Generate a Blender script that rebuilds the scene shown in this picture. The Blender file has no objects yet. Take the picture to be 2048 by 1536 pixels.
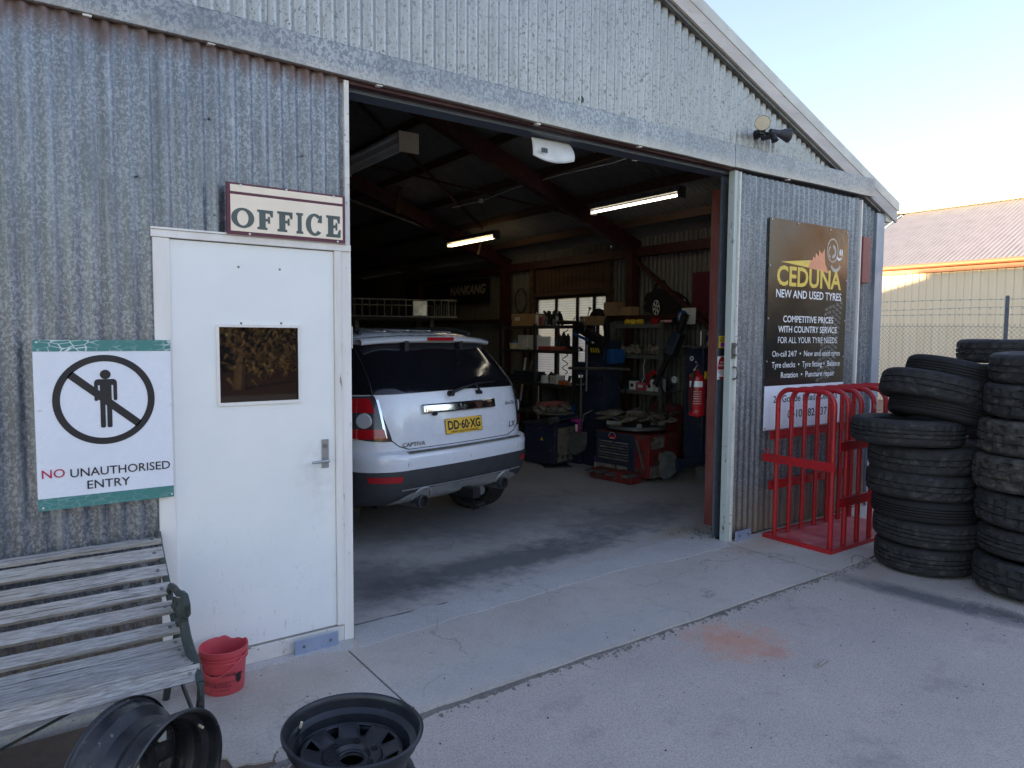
import bpy, bmesh, math, random
from mathutils import Vector, Matrix, Euler
R=math.radians; PI=math.pi
rnd=random.Random(7)
sc=bpy.context.scene
# ---------------------------------------------------------------- camera
cam=bpy.data.cameras.new('camera'); cam.sensor_width=36; cam.lens=1420/2048*36; cam.clip_end=2000; cam.clip_start=.05
camo=bpy.data.objects.new('camera',cam); sc.collection.objects.link(camo); sc.camera=camo
yaw,pit,rol=R(35.673123),R(-3.821940),R(0.378545)
fw=Vector((math.sin(yaw)*math.cos(pit),math.cos(yaw)*math.cos(pit),math.sin(pit)))
rt=Vector((math.cos(yaw),-math.sin(yaw),0)); up=rt.cross(fw)
r2=rt*math.cos(rol)+up*math.sin(rol); u2=up*math.cos(rol)-rt*math.sin(rol)
camo.matrix_world=Matrix(((r2.x,u2.x,-fw.x,-1.558811),(r2.y,u2.y,-fw.y,-3.698162),(r2.z,u2.z,-fw.z,1.699415),(0,0,0,1)))
# ---------------------------------------------------------------- sky and sun
SUN=Vector((-1.0,1.08,0.094)).normalized()
elev=math.asin(SUN.z); az=math.atan2(SUN.x,SUN.y)
w=bpy.data.worlds.new('World'); sc.world=w; w.use_nodes=True
nt=w.node_tree; bg=nt.nodes['Background']
sky=nt.nodes.new('ShaderNodeTexSky'); sky.sky_type='NISHITA'; sky.sun_disc=False
sky.sun_elevation=elev; sky.sun_rotation=az; sky.air_density=1.0; sky.dust_density=0.0; sky.ozone_density=2.1
gm=nt.nodes.new('ShaderNodeGamma'); gm.inputs[1].default_value=.95
hs=nt.nodes.new('ShaderNodeHueSaturation'); hs.inputs['Hue'].default_value=.527; hs.inputs['Saturation'].default_value=.80
nt.links.new(sky.outputs[0],gm.inputs[0]); nt.links.new(gm.outputs[0],hs.inputs['Color']); nt.links.new(hs.outputs[0],bg.inputs[0]); bg.inputs[1].default_value=0.15
sun=bpy.data.lights.new('sun','SUN'); sun.energy=5.0; sun.angle=R(0.5); sun.color=(1,.74,.42)
suno=bpy.data.objects.new('sun',sun); sc.collection.objects.link(suno)
suno.rotation_euler=SUN.to_track_quat('Z','Y').to_euler(); suno.location=SUN*60
sc.view_settings.view_transform='Standard'; sc.view_settings.look='None'
sc.view_settings.gamma=1; sc.view_settings.use_curve_mapping=False
sc.view_settings.exposure=2.85
sc.render.engine='CYCLES'
sc.cycles.use_denoising=True; sc.cycles.max_bounces=8; sc.cycles.sample_clamp_indirect=6
# ---------------------------------------------------------------- materials
def lin(c): return tuple(c)+(1,) if len(c)==3 else c
class NT:
    def __init__(s,name,rough=.6,metal=0,spec=.5):
        s.m=bpy.data.materials.new(name); s.m.use_nodes=True; s.t=s.m.node_tree
        s.b=s.t.nodes['Principled BSDF']; s.b.inputs['Roughness'].default_value=rough; s.b.inputs['Metallic'].default_value=metal
        s.b.inputs['Specular IOR Level'].default_value=spec
        s.tc=s.n('ShaderNodeTexCoord')
    def n(s,t,**k):
        x=s.t.nodes.new(t)
        for a,v in k.items(): setattr(x,a,v)
        return x
    def l(s,a,b): s.t.links.new(a,b)
    def co(s,sc=(1,1,1),src='Object',rot=(0,0,0),loc=(0,0,0)):
        m=s.n('ShaderNodeMapping'); m.inputs['Scale'].default_value=sc; m.inputs['Rotation'].default_value=rot; m.inputs['Location'].default_value=loc
        s.l(s.tc.outputs[src],m.inputs[0]); return m.outputs[0]
    def noise(s,scale,detail=4,rough=.55,co=None,dist=0,out=0):
        x=s.n('ShaderNodeTexNoise'); x.inputs['Scale'].default_value=scale; x.inputs['Detail'].default_value=detail; x.inputs['Roughness'].default_value=rough; x.inputs['Distortion'].default_value=dist
        s.l(co or s.tc.outputs['Object'],x.inputs['Vector']); return x.outputs[out]
    def vor(s,scale,co=None,feature='F1',out='Distance',rnd_=1):
        x=s.n('ShaderNodeTexVoronoi'); x.feature=feature; x.inputs['Scale'].default_value=scale; x.inputs['Randomness'].default_value=rnd_
        s.l(co or s.tc.outputs['Object'],x.inputs['Vector']); return x.outputs[out]
    def ramp(s,f,stops):
        x=s.n('ShaderNodeValToRGB'); e=x.color_ramp.elements
        while len(e)<len(stops): e.new(.5)
        for i,(p,c) in enumerate(stops):
            e[i].position=p; e[i].color=lin(c) if not isinstance(c,(int,float)) else (c,c,c,1)
        s.l(f,x.inputs[0]); return x.outputs[0]
    def mix(s,f,a,b,mode='MIX'):
        x=s.n('ShaderNodeMix'); x.data_type='RGBA'; x.blend_type=mode
        for i,v in ((0,f),(6,a),(7,b)):
            if isinstance(v,(int,float)): x.inputs[i].default_value=v
            elif isinstance(v,tuple): x.inputs[i].default_value=lin(v)
            else: s.l(v,x.inputs[i])
        return x.outputs[2]
    def math(s,op,a,b=0,c=0,clamp=False):
        x=s.n('ShaderNodeMath'); x.operation=op; x.use_clamp=clamp
        for i,v in enumerate((a,b,c)):
            if isinstance(v,(int,float)): x.inputs[i].default_value=v
            else: s.l(v,x.inputs[i])
        return x.outputs[0]
    def xyz(s,src='Object'):
        x=s.n('ShaderNodeSeparateXYZ'); s.l(s.tc.outputs[src],x.inputs[0]); return x.outputs
    def rng(s,v,a,b,c=0.,d=1.):
        x=s.n('ShaderNodeMapRange'); s.l(v,x.inputs[0])
        for i,q in enumerate((a,b,c,d)): x.inputs[i+1].default_value=q
        return x.outputs[0]
    def col(s,c): 
        if isinstance(c,tuple): s.b.inputs['Base Color'].default_value=lin(c)
        else: s.l(c,s.b.inputs['Base Color'])
    def rough(s,v): s.l(v,s.b.inputs['Roughness'])
    def bump(s,h,st=.3,d=.01):
        x=s.n('ShaderNodeBump'); x.inputs['Strength'].default_value=st; x.inputs['Distance'].default_value=d
        s.l(h,x.inputs['Height']); s.l(x.outputs[0],s.b.inputs['Normal'])
def worn(name,c1,c2,scale=6,rough=.6,metal=0,bump=.15,bscale=60,lo=.4,hi=.65,stretch=(1,1,1),c3=None,s3=25,t3=.66,spec=.5,coat=0):
    """base colour, a second tone in blotches, and optional chips/dirt specks"""
    m=NT(name,rough,metal,spec); co=m.co(stretch)
    n=m.noise(scale,6,.6,co); c=m.mix(m.ramp(n,[(lo,0),(hi,1)]),c1,c2)
    if c3: c=m.mix(m.ramp(m.noise(s3,5,.7,co),[(t3,0),(t3+.05,1)]),c,c3)
    m.col(c)
    m.rough(m.rng(n,.3,.7,max(.02,rough-.1),min(1,rough+.12)))
    if bump: m.bump(m.noise(bscale,5,.6,co),bump,.004)
    if coat: m.b.inputs['Coat Weight'].default_value=coat; m.b.inputs['Coat Roughness'].default_value=.06
    return m.m
def galv(name,a,b,scale=70,thr=.5,rust_top=None,dirt_bot=None,rough=.38,metal=.6,streak=.4,side=None):
    m=NT(name,rough,metal)
    n=m.noise(scale,3.5,.65,m.co((1,1,.8)),.6)
    f=m.ramp(n,[(thr-.045,0),(thr+.045,1)])
    c=m.mix(f,a,b)
    c=m.mix(m.math('MULTIPLY',m.ramp(m.noise(9,5,.6,m.co((1,1,.35))),[(.42,0),(.7,1)]),.5),c,tuple(x*.72 for x in a))
    st=m.ramp(m.noise(30,4,.6,m.co((1,1,.05))),[(.5,0),(.75,1)])
    c=m.mix(m.math('MULTIPLY',st,streak),c,tuple(min(1,x*1.45) for x in b))
    z=m.xyz()[2]
    if rust_top:
        zz=m.math('ADD',z,m.math('MULTIPLY',m.math('SUBTRACT',m.noise(9,4,.6,m.co((1,1,.25))),.5),.22))
        zz=m.math('ADD',zz,m.math('MULTIPLY',m.math('COSINE',m.math('MULTIPLY',m.xyz()[0],2*PI/.076)),.018))
        c=m.mix(m.math('MULTIPLY',m.rng(zz,rust_top-.10,rust_top+.0,0,.85),m.rng(m.xyz()[0],.3,.0)),c,(.12,.05,.028))
    if dirt_bot is not None:
        c=m.mix(m.rng(m.math('ADD',z,m.math('MULTIPLY',m.noise(6,4),-.35)),dirt_bot+.28,dirt_bot-.12,0,.75),c,(.34,.27,.19))
    big=m.noise(.9,4,.6,m.co((1.3,1,.5)))
    c=m.mix(m.ramp(big,[(.3,0),(.75,.45)]),c,tuple(x*.62 for x in a))
    c=m.mix(m.ramp(m.noise(5,8,.75,m.co((1,1,.2))),[(.66,0),(.74,.45)]),c,(.20,.10,.06))
    if name.startswith('galvanised_fl'): c=m.mix(m.rng(m.math('ADD',z,m.math('MULTIPLY',m.noise(7,4),.09)),3.19,3.10,0,.6),c,(.50,.43,.34))
    m.col(c); m.rough(m.rng(n,.3,.7,rough-.08,rough+.16))
    m.bump(n,.12,.002)
    return m.m
M={}
M['galv_lower']=galv('weathered_galvanised_sheet',(.165,.178,.198),(.36,.38,.405),76,.525,rust_top=3.06,dirt_bot=.05)
M['galv_upper']=galv('pale_galvanised_sheet',(.46,.455,.43),(.17,.175,.18),64,.59,rust_top=None,rough=.36,metal=.6,streak=.35)
M['galv_flash']=galv('galvanised_flashing',(.17,.18,.19),(.40,.40,.39),60,.5,metal=.5,streak=.15)
M['galv_in']=galv('dull_inner_sheet',(.14,.138,.13),(.21,.20,.18),40,.5,metal=.2,rough=.6)
M['red_steel']=worn('red_oxide_steel',(.062,.014,.012),(.042,.013,.012),8,.55,0,.2,80,c3=(.10,.045,.03),s3=18,t3=.6)
M['red_post']=worn('faded_red_post',(.24,.062,.053),(.31,.12,.105),6,.55,0,.15,80,stretch=(1,1,.3),c3=(.13,.05,.04),s3=30,t3=.62)
M['timber']=worn('dark_timber',(.10,.055,.032),(.06,.035,.02),9,.75,0,.3,60,stretch=(1,.1,1))
M['white_wood']=worn('white_painted_timber',(.82,.79,.74),(.72,.68,.62),7,.55,0,.25,50,stretch=(1,1,.15),c3=(.33,.25,.18),s3=26,t3=.65)
M['barge']=worn('weathered_barge_board',(.60,.55,.50),(.48,.43,.39),5,.7,0,.35,50,stretch=(.2,1,1),c3=(.22,.18,.15),s3=40,t3=.64)
M['roofcap']=worn('cream_roof_capping',(.55,.53,.46),(.47,.45,.40),3,.45,.1,.1,40)
M['corner']=worn('blue_grey_flashing',(.33,.37,.43),(.28,.32,.38),4,.45,.4,.08,60)
M['door']=None
def door_mat():
    m=NT('off_white_door_paint',.38)
    c=m.mix(m.ramp(m.noise(2.2,5,.6),[(.35,0),(.7,1)]),(.86,.865,.83),(.80,.815,.79))
    z=m.xyz()[2]; low=m.rng(z,1.0,.2,0,1)
    scr=m.ramp(m.noise(34,6,.75,m.co((1,1,.35),rot=(0,.5,0)),1.5),[(.60,0),(.66,1)])
    c=m.mix(m.math('MULTIPLY',m.math('MULTIPLY',scr,low),.6),c,(.40,.39,.36))
    c=m.mix(m.ramp(m.noise(13,7,.8),[(.70,0),(.74,.6)]),c,(.42,.40,.36))
    v=m.n('ShaderNodeMapping'); v.vector_type='TEXTURE'; v.inputs['Location'].default_value=(-.20,-.018,.95); v.inputs['Scale'].default_value=(.14,1,.30); m.l(m.tc.outputs['Object'],v.inputs[0])
    g=m.n('ShaderNodeTexGradient'); g.gradient_type='SPHERICAL'; m.l(v.outputs[0],g.inputs[0])
    c=m.mix(m.math('MULTIPLY',m.math('MULTIPLY',g.outputs[1],m.ramp(m.noise(16,6,.7),[(.4,0),(.65,1)])),.35),c,(.45,.42,.37))
    m.col(c); m.bump(m.noise(25,4),.05,.003); return m.m
M['door']=door_mat()
def conc(name,a,b,c3,stain=None,sc=1.3,patch=True):
    m=NT(name,.82,0,.3)
    big=m.noise(sc,7,.62); fine=m.noise(160,3,.7); mid=m.noise(9,6,.65)
    c=m.mix(m.ramp(big,[(.35,0),(.68,1)]),a,b)
    c=m.mix(m.ramp(mid,[(.5,0),(.72,.55)]),c,c3)
    c=m.mix(m.ramp(m.noise(70,5,.75),[(.36,.55),(.6,0)]),c,tuple(x*.55 for x in a))
    sp=m.ramp(m.vor(13,m.co(loc=(3,1,0))),[(.035,1),(.06,0)])
    c=m.mix(m.math('MULTIPLY',sp,.75),c,(.05,.047,.045))
    v=m.n('ShaderNodeVectorMath'); v.operation='ADD'; nz=m.n('ShaderNodeTexNoise'); nz.inputs['Scale'].default_value=2.5; nz.inputs['Detail'].default_value=5; m.l(m.tc.outputs['Object'],nz.inputs['Vector']); m.l(m.tc.outputs['Object'],v.inputs[0]); m.l(nz.outputs[1],v.inputs[1])
    ck=m.ramp(m.vor(.75,v.outputs[0],'DISTANCE_TO_EDGE','Distance'),[(.0035,1),(.008,0)])
    c=m.mix(m.math('MULTIPLY',m.math('MULTIPLY',ck,m.ramp(m.noise(1.3,3),[(.45,0),(.55,1)])),.42),c,tuple(x*.3 for x in a))
    if stain: c=stain(m,c)
    m.col(c); m.bump(m.math('ADD',fine,m.math('MULTIPLY',mid,1.2)),.22,.006); return m.m
def blob(m,c,cx,cy,rx,ry,rot,colr,amt,ns=6,namp=.9,lo=1.0,hi=.35):
    co=m.co((1/rx,1/ry,0),'Object'); # centred ellipse with ragged edge
    v=m.n('ShaderNodeMapping'); v.vector_type='TEXTURE'; v.inputs['Location'].default_value=(cx,cy,0); v.inputs['Rotation'].default_value=(0,0,rot); v.inputs['Scale'].default_value=(rx,ry,1)
    m.l(m.tc.outputs['Object'],v.inputs[0])
    s=m.n('ShaderNodeSeparateXYZ'); m.l(v.outputs[0],s.inputs[0])
    d=m.math('SQRT',m.math('ADD',m.math('MULTIPLY',s.outputs[0],s.outputs[0]),m.math('MULTIPLY',s.outputs[1],s.outputs[1])))
    d=m.math('ADD',d,m.math('MULTIPLY',m.math('SUBTRACT',m.noise(ns,6,.7),.5),namp))
    return m.mix(m.rng(d,lo,hi,0,amt),c,colr)
def st_floor(m,c):
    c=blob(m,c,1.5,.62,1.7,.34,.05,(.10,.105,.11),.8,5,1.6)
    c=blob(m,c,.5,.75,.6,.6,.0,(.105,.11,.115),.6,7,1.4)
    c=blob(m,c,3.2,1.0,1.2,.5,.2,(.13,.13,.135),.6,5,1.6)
    c=blob(m,c,3.25,.42,.5,.16,.1,(.40,.33,.25),.85,9,1.6)
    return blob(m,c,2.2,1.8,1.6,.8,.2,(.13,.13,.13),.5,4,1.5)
M['floor']=conc('oily_concrete_floor',(.56,.52,.475),(.46,.43,.395),(.35,.33,.31),st_floor)
def st_apron(m,c):
    c=blob(m,c,3.65,-.22,.75,.2,0,(.43,.30,.21),.55,7,1.4)
    c=blob(m,c,-.5,-.35,.55,.3,.2,(.35,.27,.22),.4,6,1.3)
    return blob(m,c,.8,-.75,1.3,.2,.0,(.38,.40,.42),.35,6,1.2)
M['apron']=conc('pale_concrete_apron',(.58,.53,.47),(.49,.445,.39),(.40,.365,.32),st_apron)
M['mortar']=conc('smeared_mortar',(.58,.555,.525),(.50,.48,.45),(.42,.40,.38),None,3)
def st_asph(m,c):
    c=blob(m,c,1.76,-1.25,.36,.30,-.9,(.62,.27,.16),.62,9,2.6,1.05,.15)
    c=blob(m,c,1.80,-1.48,.12,.09,0,(.52,.20,.12),.4,14,2.4)
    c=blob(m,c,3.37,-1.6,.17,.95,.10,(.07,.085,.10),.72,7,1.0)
    c=blob(m,c,3.6,-1.1,.3,.12,.3,(.42,.33,.26),.4,9,1.5)
    c=blob(m,c,-.6,-1.02,.5,.14,.1,(.30,.19,.14),.7,9,1.6)
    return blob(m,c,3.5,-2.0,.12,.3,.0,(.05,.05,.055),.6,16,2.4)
def asph():
    m=NT('worn_asphalt',.85,0,.25)
    fine=m.vor(115,m.co((1,1,1)),out='Color'); f2=m.noise(130,3,.75); big=m.noise(1.1,6,.6)
    c=m.mix(m.ramp(f2,[(.3,0),(.7,1)]),(.29,.25,.215),(.66,.575,.50))
    c=m.mix(m.math('MULTIPLY',m.ramp(fine,[(.2,0),(.9,1)]),.35),c,(.60,.54,.49))
    c=m.mix(m.ramp(big,[(.4,0),(.75,.35)]),c,(.27,.25,.24))
    c=m.mix(m.ramp(m.vor(22,m.co(loc=(5,2,0))),[(.03,.9),(.055,0)]),c,(.045,.045,.047))
    c=m.mix(m.ramp(m.vor(17,m.co(loc=(1,7,0))),[(.022,1),(.04,0)]),c,(.62,.6,.56))
    c=m.mix(m.ramp(m.noise(4.5,8,.8,m.co(loc=(9,2,0))),[(.56,0),(.66,.5)]),c,(.60,.52,.45))
    c=m.mix(m.ramp(m.noise(2.2,8,.75,m.co(loc=(4,7,0))),[(.55,0),(.75,.55)]),c,(.17,.155,.145))
    c=m.mix(m.ramp(m.noise(38,4,.8),[(.62,0),(.70,.7)]),c,(.12,.11,.105))
    c=st_asph(m,c); m.col(c)
    m.bump(m.math('ADD',f2,m.ramp(fine,[(0,0),(1,1)])),.45,.005); return m.m
M['asphalt']=asph()
M['dirt']=conc('brown_dirt',(.20,.15,.115),(.145,.105,.08),(.10,.075,.06),None,3)
M['crumble']=conc('dark_edge_rubble',(.19,.175,.16),(.28,.255,.23),(.06,.055,.05),None,9)
M['field']=conc('red_dirt_field',(.34,.19,.11),(.29,.18,.11),(.22,.16,.09),None,.3)
M['black_steel']=worn('gloss_black_wheel_paint',(.012,.013,.017),(.022,.024,.03),7,.33,0,.06,40,c3=(.09,.08,.07),s3=16,t3=.66)
def rimworn():
    m=NT('scuffed_black_wheel',.3); c=m.mix(m.ramp(m.noise(8,6,.65),[(.45,0),(.75,1)]),(.013,.014,.017),(.045,.043,.043))
    c=m.mix(m.ramp(m.noise(26,6,.75),[(.62,0),(.66,1)]),c,(.16,.13,.11)); m.col(c); m.rough(m.rng(m.noise(5,5),.3,.7,.2,.5)); m.bump(m.noise(40,5),.1,.003); return m.m
M['black_worn']=rimworn()
def rubber(name,a,b,d,thr=.52):
    m=NT(name,.78,0,.35); n=m.noise(7,7,.7,m.co((1,1,1.6)))
    c=m.mix(m.ramp(n,[(.4,0),(.7,1)]),a,b); c=m.mix(m.ramp(m.noise(11,7,.78,m.co((1,1,2))),[(thr-.04,0),(thr+.10,.85)]),c,d)
    m.col(c); m.bump(m.noise(120,4,.6),.25,.003); return m.m
M['rubber']=rubber('used_tyre_rubber',(.020,.0205,.022),(.032,.032,.033),(.088,.084,.078),.56)
M['rubber_mud']=rubber('muddy_tyre_rubber',(.022,.0215,.020),(.040,.038,.034),(.10,.092,.078),.49)
M['rubber_new']=rubber('black_tyre_rubber',(.012,.0125,.014),(.02,.02,.022),(.05,.05,.05),.62)
M['red_paint']=worn('red_enamel',(.44,.014,.02),(.32,.014,.018),5,.35,0,.08,60,c3=(.13,.03,.02),s3=24,t3=.635)
M['red_grimy']=worn('grimy_red_enamel',(.26,.016,.018),(.12,.02,.018),7,.55,0,.2,60,c3=(.10,.075,.055),s3=11,t3=.52)
M['red_dusty']=worn('dusty_red_plate',(.40,.045,.055),(.50,.16,.15),6,.6,0,.15,60,c3=(.42,.32,.26),s3=8,t3=.66)
M['bucket_red']=worn('faded_red_plastic',(.60,.065,.08),(.50,.07,.085),5,.42,0,.03,40,c3=(.55,.2,.2),s3=14,t3=.7)
def wood():
    m=NT('silvered_timber_slat',.8,0,.3); co=m.co((.10,1,1)); g=m.noise(120,7,.75,co,.2); b=m.noise(3,5,.6,m.co((.4,1,1)))
    c=m.mix(m.ramp(g,[(.35,0),(.62,1)]),(.17,.16,.15),(.47,.45,.43)); c=m.mix(m.ramp(b,[(.45,0),(.75,.6)]),c,(.36,.31,.23))
    c=m.mix(m.ramp(m.noise(150,3,.5,m.co((.03,1,1))),[(.6,0),(.66,.8)]),c,(.07,.06,.05))
    m.col(c); m.bump(g,.55,.004); return m.m
M['slat']=wood()
M['cast']=worn('green_cast_iron',(.035,.05,.045),(.055,.06,.05),12,.55,.2,.3,70,c3=(.15,.10,.07),s3=24,t3=.6)
def plain(name,c,rough=.5,metal=0,**k):
    n=k.pop('var',.12); return worn(name,c,tuple(x*(1-n) for x in c),k.pop('scale',9),rough,metal,k.pop('bump',.05),**k)
M['white_car']=plain('white_car_paint',(.74,.76,.80),.22,var=.03,bump=0,coat=.9)
M['dark_plastic']=plain('grey_black_plastic',(.045,.047,.052),.55)
M['silver_plastic']=plain('silver_plastic',(.30,.30,.30),.38,.3)
M['chrome']=plain('chrome',(.75,.76,.78),.08,1,bump=0)
M['steel']=plain('bare_steel',(.42,.42,.42),.35,.9,bump=.05)
M['dull_steel']=plain('dull_steel',(.22,.215,.20),.5,.6,var=.3)
M['glass_dark']=plain('tinted_car_glass',(.008,.009,.012),.04,0,bump=0,spec=.6)
M['lamp_red']=plain('red_lamp_lens',(.42,.01,.015),.12,coat=.6,bump=0)
M['lamp_clear']=plain('clear_lamp_lens',(.55,.56,.58),.1,.2,bump=0,coat=.5)
M['lamp_dark']=plain('smoked_lamp_housing',(.05,.045,.05),.12,bump=0,coat=.5)
M['yellow_plate']=plain('yellow_plate',(.86,.52,.05),.4,bump=0)
M['black']=plain('matt_black',(.012,.012,.013),.5)
M['ink']=plain('black_ink',(.015,.015,.016),.5,bump=0)
M['navy']=worn('dusty_navy_enamel',(.012,.022,.05),(.03,.036,.055),6,.5,0,.05,40,c3=(.10,.09,.075),s3=9,t3=.62)
M['blue']=plain('blue_plastic',(.02,.09,.28),.45)
M['pink']=plain('pink_plastic',(.62,.02,.32),.4)
M['magenta']=plain('purple_plastic',(.35,.02,.38),.4)
M['card']=worn('brown_cardboard',(.38,.24,.13),(.31,.19,.10),5,.85,0,.1,60)
M['white_plastic']=plain('white_plastic',(.70,.70,.68),.45)
M['cream']=plain('cream_enamel',(.62,.53,.36),.5)
M['orange']=plain('orange_plastic',(.62,.14,.03),.45)
M['yellow']=plain('yellow_plastic',(.70,.48,.03),.55)
M['shelf']=worn('grey_green_shelf_steel',(.15,.155,.135),(.10,.105,.09),6,.55,.2,.05,60,c3=(.20,.13,.08),s3=12,t3=.64)
M['shelf_dark']=worn('black_shelf_steel',(.045,.045,.045),(.07,.065,.06),6,.55,.2,.05,60)
M['grime']=worn('greasy_rags',(.16,.13,.10),(.27,.23,.18),9,.85,0,.5,40,c3=(.05,.045,.04),s3=14,t3=.55)
M['blade']=worn('worn_blade_rubber',(.075,.078,.072),(.13,.135,.125),14,.75,0,.3,40,c3=(.03,.03,.03),s3=20,t3=.6)
M['blue_zinc']=worn('blue_zinc_plate',(.30,.37,.52),(.36,.42,.54),9,.45,.35,.08,50,c3=(.20,.09,.05),s3=20,t3=.62)
M['pale_green']=worn('pale_green_chipped_paint',(.47,.52,.49),(.52,.56,.53),5,.5,0,.12,60,stretch=(1,1,.4),c3=(.20,.13,.09),s3=26,t3=.62)
M['door_edge']=plain('cream_white_edge',(.72,.70,.64),.5,c3=(.28,.14,.08),s3=26,t3=.63)
M['grey_steel']=worn('blue_grey_post',(.105,.125,.15),(.135,.155,.18),20,.5,.3,.1,60)
M['tube']=None
def emit(name,c,s):
    m=NT(name,.5); m.b.inputs['Emission Color'].default_value=lin(c); m.b.inputs['Emission Strength'].default_value=s; m.col(c); return m.m
M['tube']=emit('lit_fluorescent_tube',(1,.90,.72),1.6)
M['tube_warm']=emit('warm_lit_tube',(1,.78,.45),1.2)
M['sign_white']=plain('white_sign_face',(.80,.82,.87),.3,var=.04,bump=0)
M['sign_cream']=plain('cream_sign_face',(.90,.77,.60),.4,var=.05,bump=0)
M['maroon']=plain('maroon_paint',(.115,.02,.04),.4)
M['green_ink']=plain('slate_green_lettering',(.075,.10,.095),.4,bump=0)
M['red_ink']=plain('red_ink',(.48,.015,.06),.4,bump=0)
M['white_ink']=plain('white_vinyl',(.90,.90,.90),.4,bump=0)
M['gold_ink']=plain('yellow_vinyl',(.83,.60,.09),.35,bump=0)
M['salmon']=plain('orange_vinyl',(.78,.30,.16),.35,bump=0)
M['pale_ink']=plain('pale_grey_vinyl',(.48,.44,.40),.35,bump=0)
M['dim_ink']=plain('dark_grey_vinyl',(.10,.10,.098),.3,bump=0)
def signblack():
    m=NT('glossy_black_sign',.16,0,.55); m.col((.022,.020,.018)); m.rough(m.rng(m.noise(3,5),.3,.7,.12,.22)); m.bump(m.noise(3,3),.06,.02); return m.m
M['sign_black']=signblack()
def crackle():
    m=NT('crackled_green_vinyl',.45)
    e=m.vor(38,m.co((.6,1,1.3),rot=(0,.5,0)),'DISTANCE_TO_EDGE','Distance')
    k=m.math('MULTIPLY',m.ramp(e,[(.03,1),(.06,0)]),m.ramp(m.noise(5,4),[(.40,0),(.5,1)]))
    z=m.xyz()[2]; k=m.math('MULTIPLY',k,m.rng(z,1.0,1.6,.15,1))
    m.col(m.mix(k,(.06,.22,.20),(.66,.72,.70))); return m.m
M['crackle']=crackle()
M['cladding']=worn('cream_wall_cladding',(.86,.68,.44),(.90,.73,.49),2,.5,0,.04,30,stretch=(1,1,.2))
M['far_roof']=worn('dusty_pink_roof_sheet',(.52,.475,.45),(.46,.42,.40),2,.55,.0,0,30)
M['terracotta']=plain('terracotta_gutter',(.38,.13,.06),.5)
M['yellow_cap']=plain('cream_ridge_cap',(.82,.76,.48),.5)
M['fence']=plain('galvanised_wire',(.20,.20,.20),.5,.5)
M['fence_post']=plain('grey_fence_post',(.11,.12,.14),.5,.3)
M['scrub']=worn('bounce_scrub',(.40,.29,.15),(.26,.20,.10),.5,.8,0,0)  # kept pale so the added band throws sunlight back
M['thicket']=worn('dry_gum_thicket',(.30,.17,.075),(.17,.11,.05),.5,.8,0,0)
M['bark']=worn('dark_bark',(.08,.055,.04),(.05,.035,.03),8,.9,0,.5,30)
def leafm():
    m=NT('dry_eucalypt_leaf',.6); oi=m.n('ShaderNodeObjectInfo')
    m.col(m.mix(m.ramp(m.noise(1.6,3),[(.3,0),(.7,1)]),(.055,.05,.025),(.10,.065,.03))); return m.m
M['leaf']=leafm()
def paneglass():
    m=NT('reflective_door_glass',.02,0,.5); m.col((.006,.006,.007)); m.b.inputs['IOR'].default_value=1.5; m.bump(m.noise(4,2),.02,.01); return m.m
M['pane']=paneglass()
def frost():
    m=NT('patterned_window_glass',.35); t=m.t
    tr=m.n('ShaderNodeBsdfTranslucent'); co=m.co((1,1,1)); v=m.vor(26,m.co((1,1.7,1)),'DISTANCE_TO_EDGE','Distance',.15)
    c=m.mix(m.ramp(v,[(.03,1),(.10,0)]),(.78,.74,.66),(.30,.28,.25)); m.l(c,tr.inputs[0])
    tp=m.n('ShaderNodeBsdfTransparent'); tp.inputs[0].default_value=(.8,.76,.7,1)
    mx=m.n('ShaderNodeMixShader'); mx.inputs[0].default_value=.25; m.l(tr.outputs[0],mx.inputs[1]); m.l(tp.outputs[0],mx.inputs[2])
    m.l(mx.outputs[0],t.nodes['Material Output'].inputs[0]); return m.m
M['frost']=frost()
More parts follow.
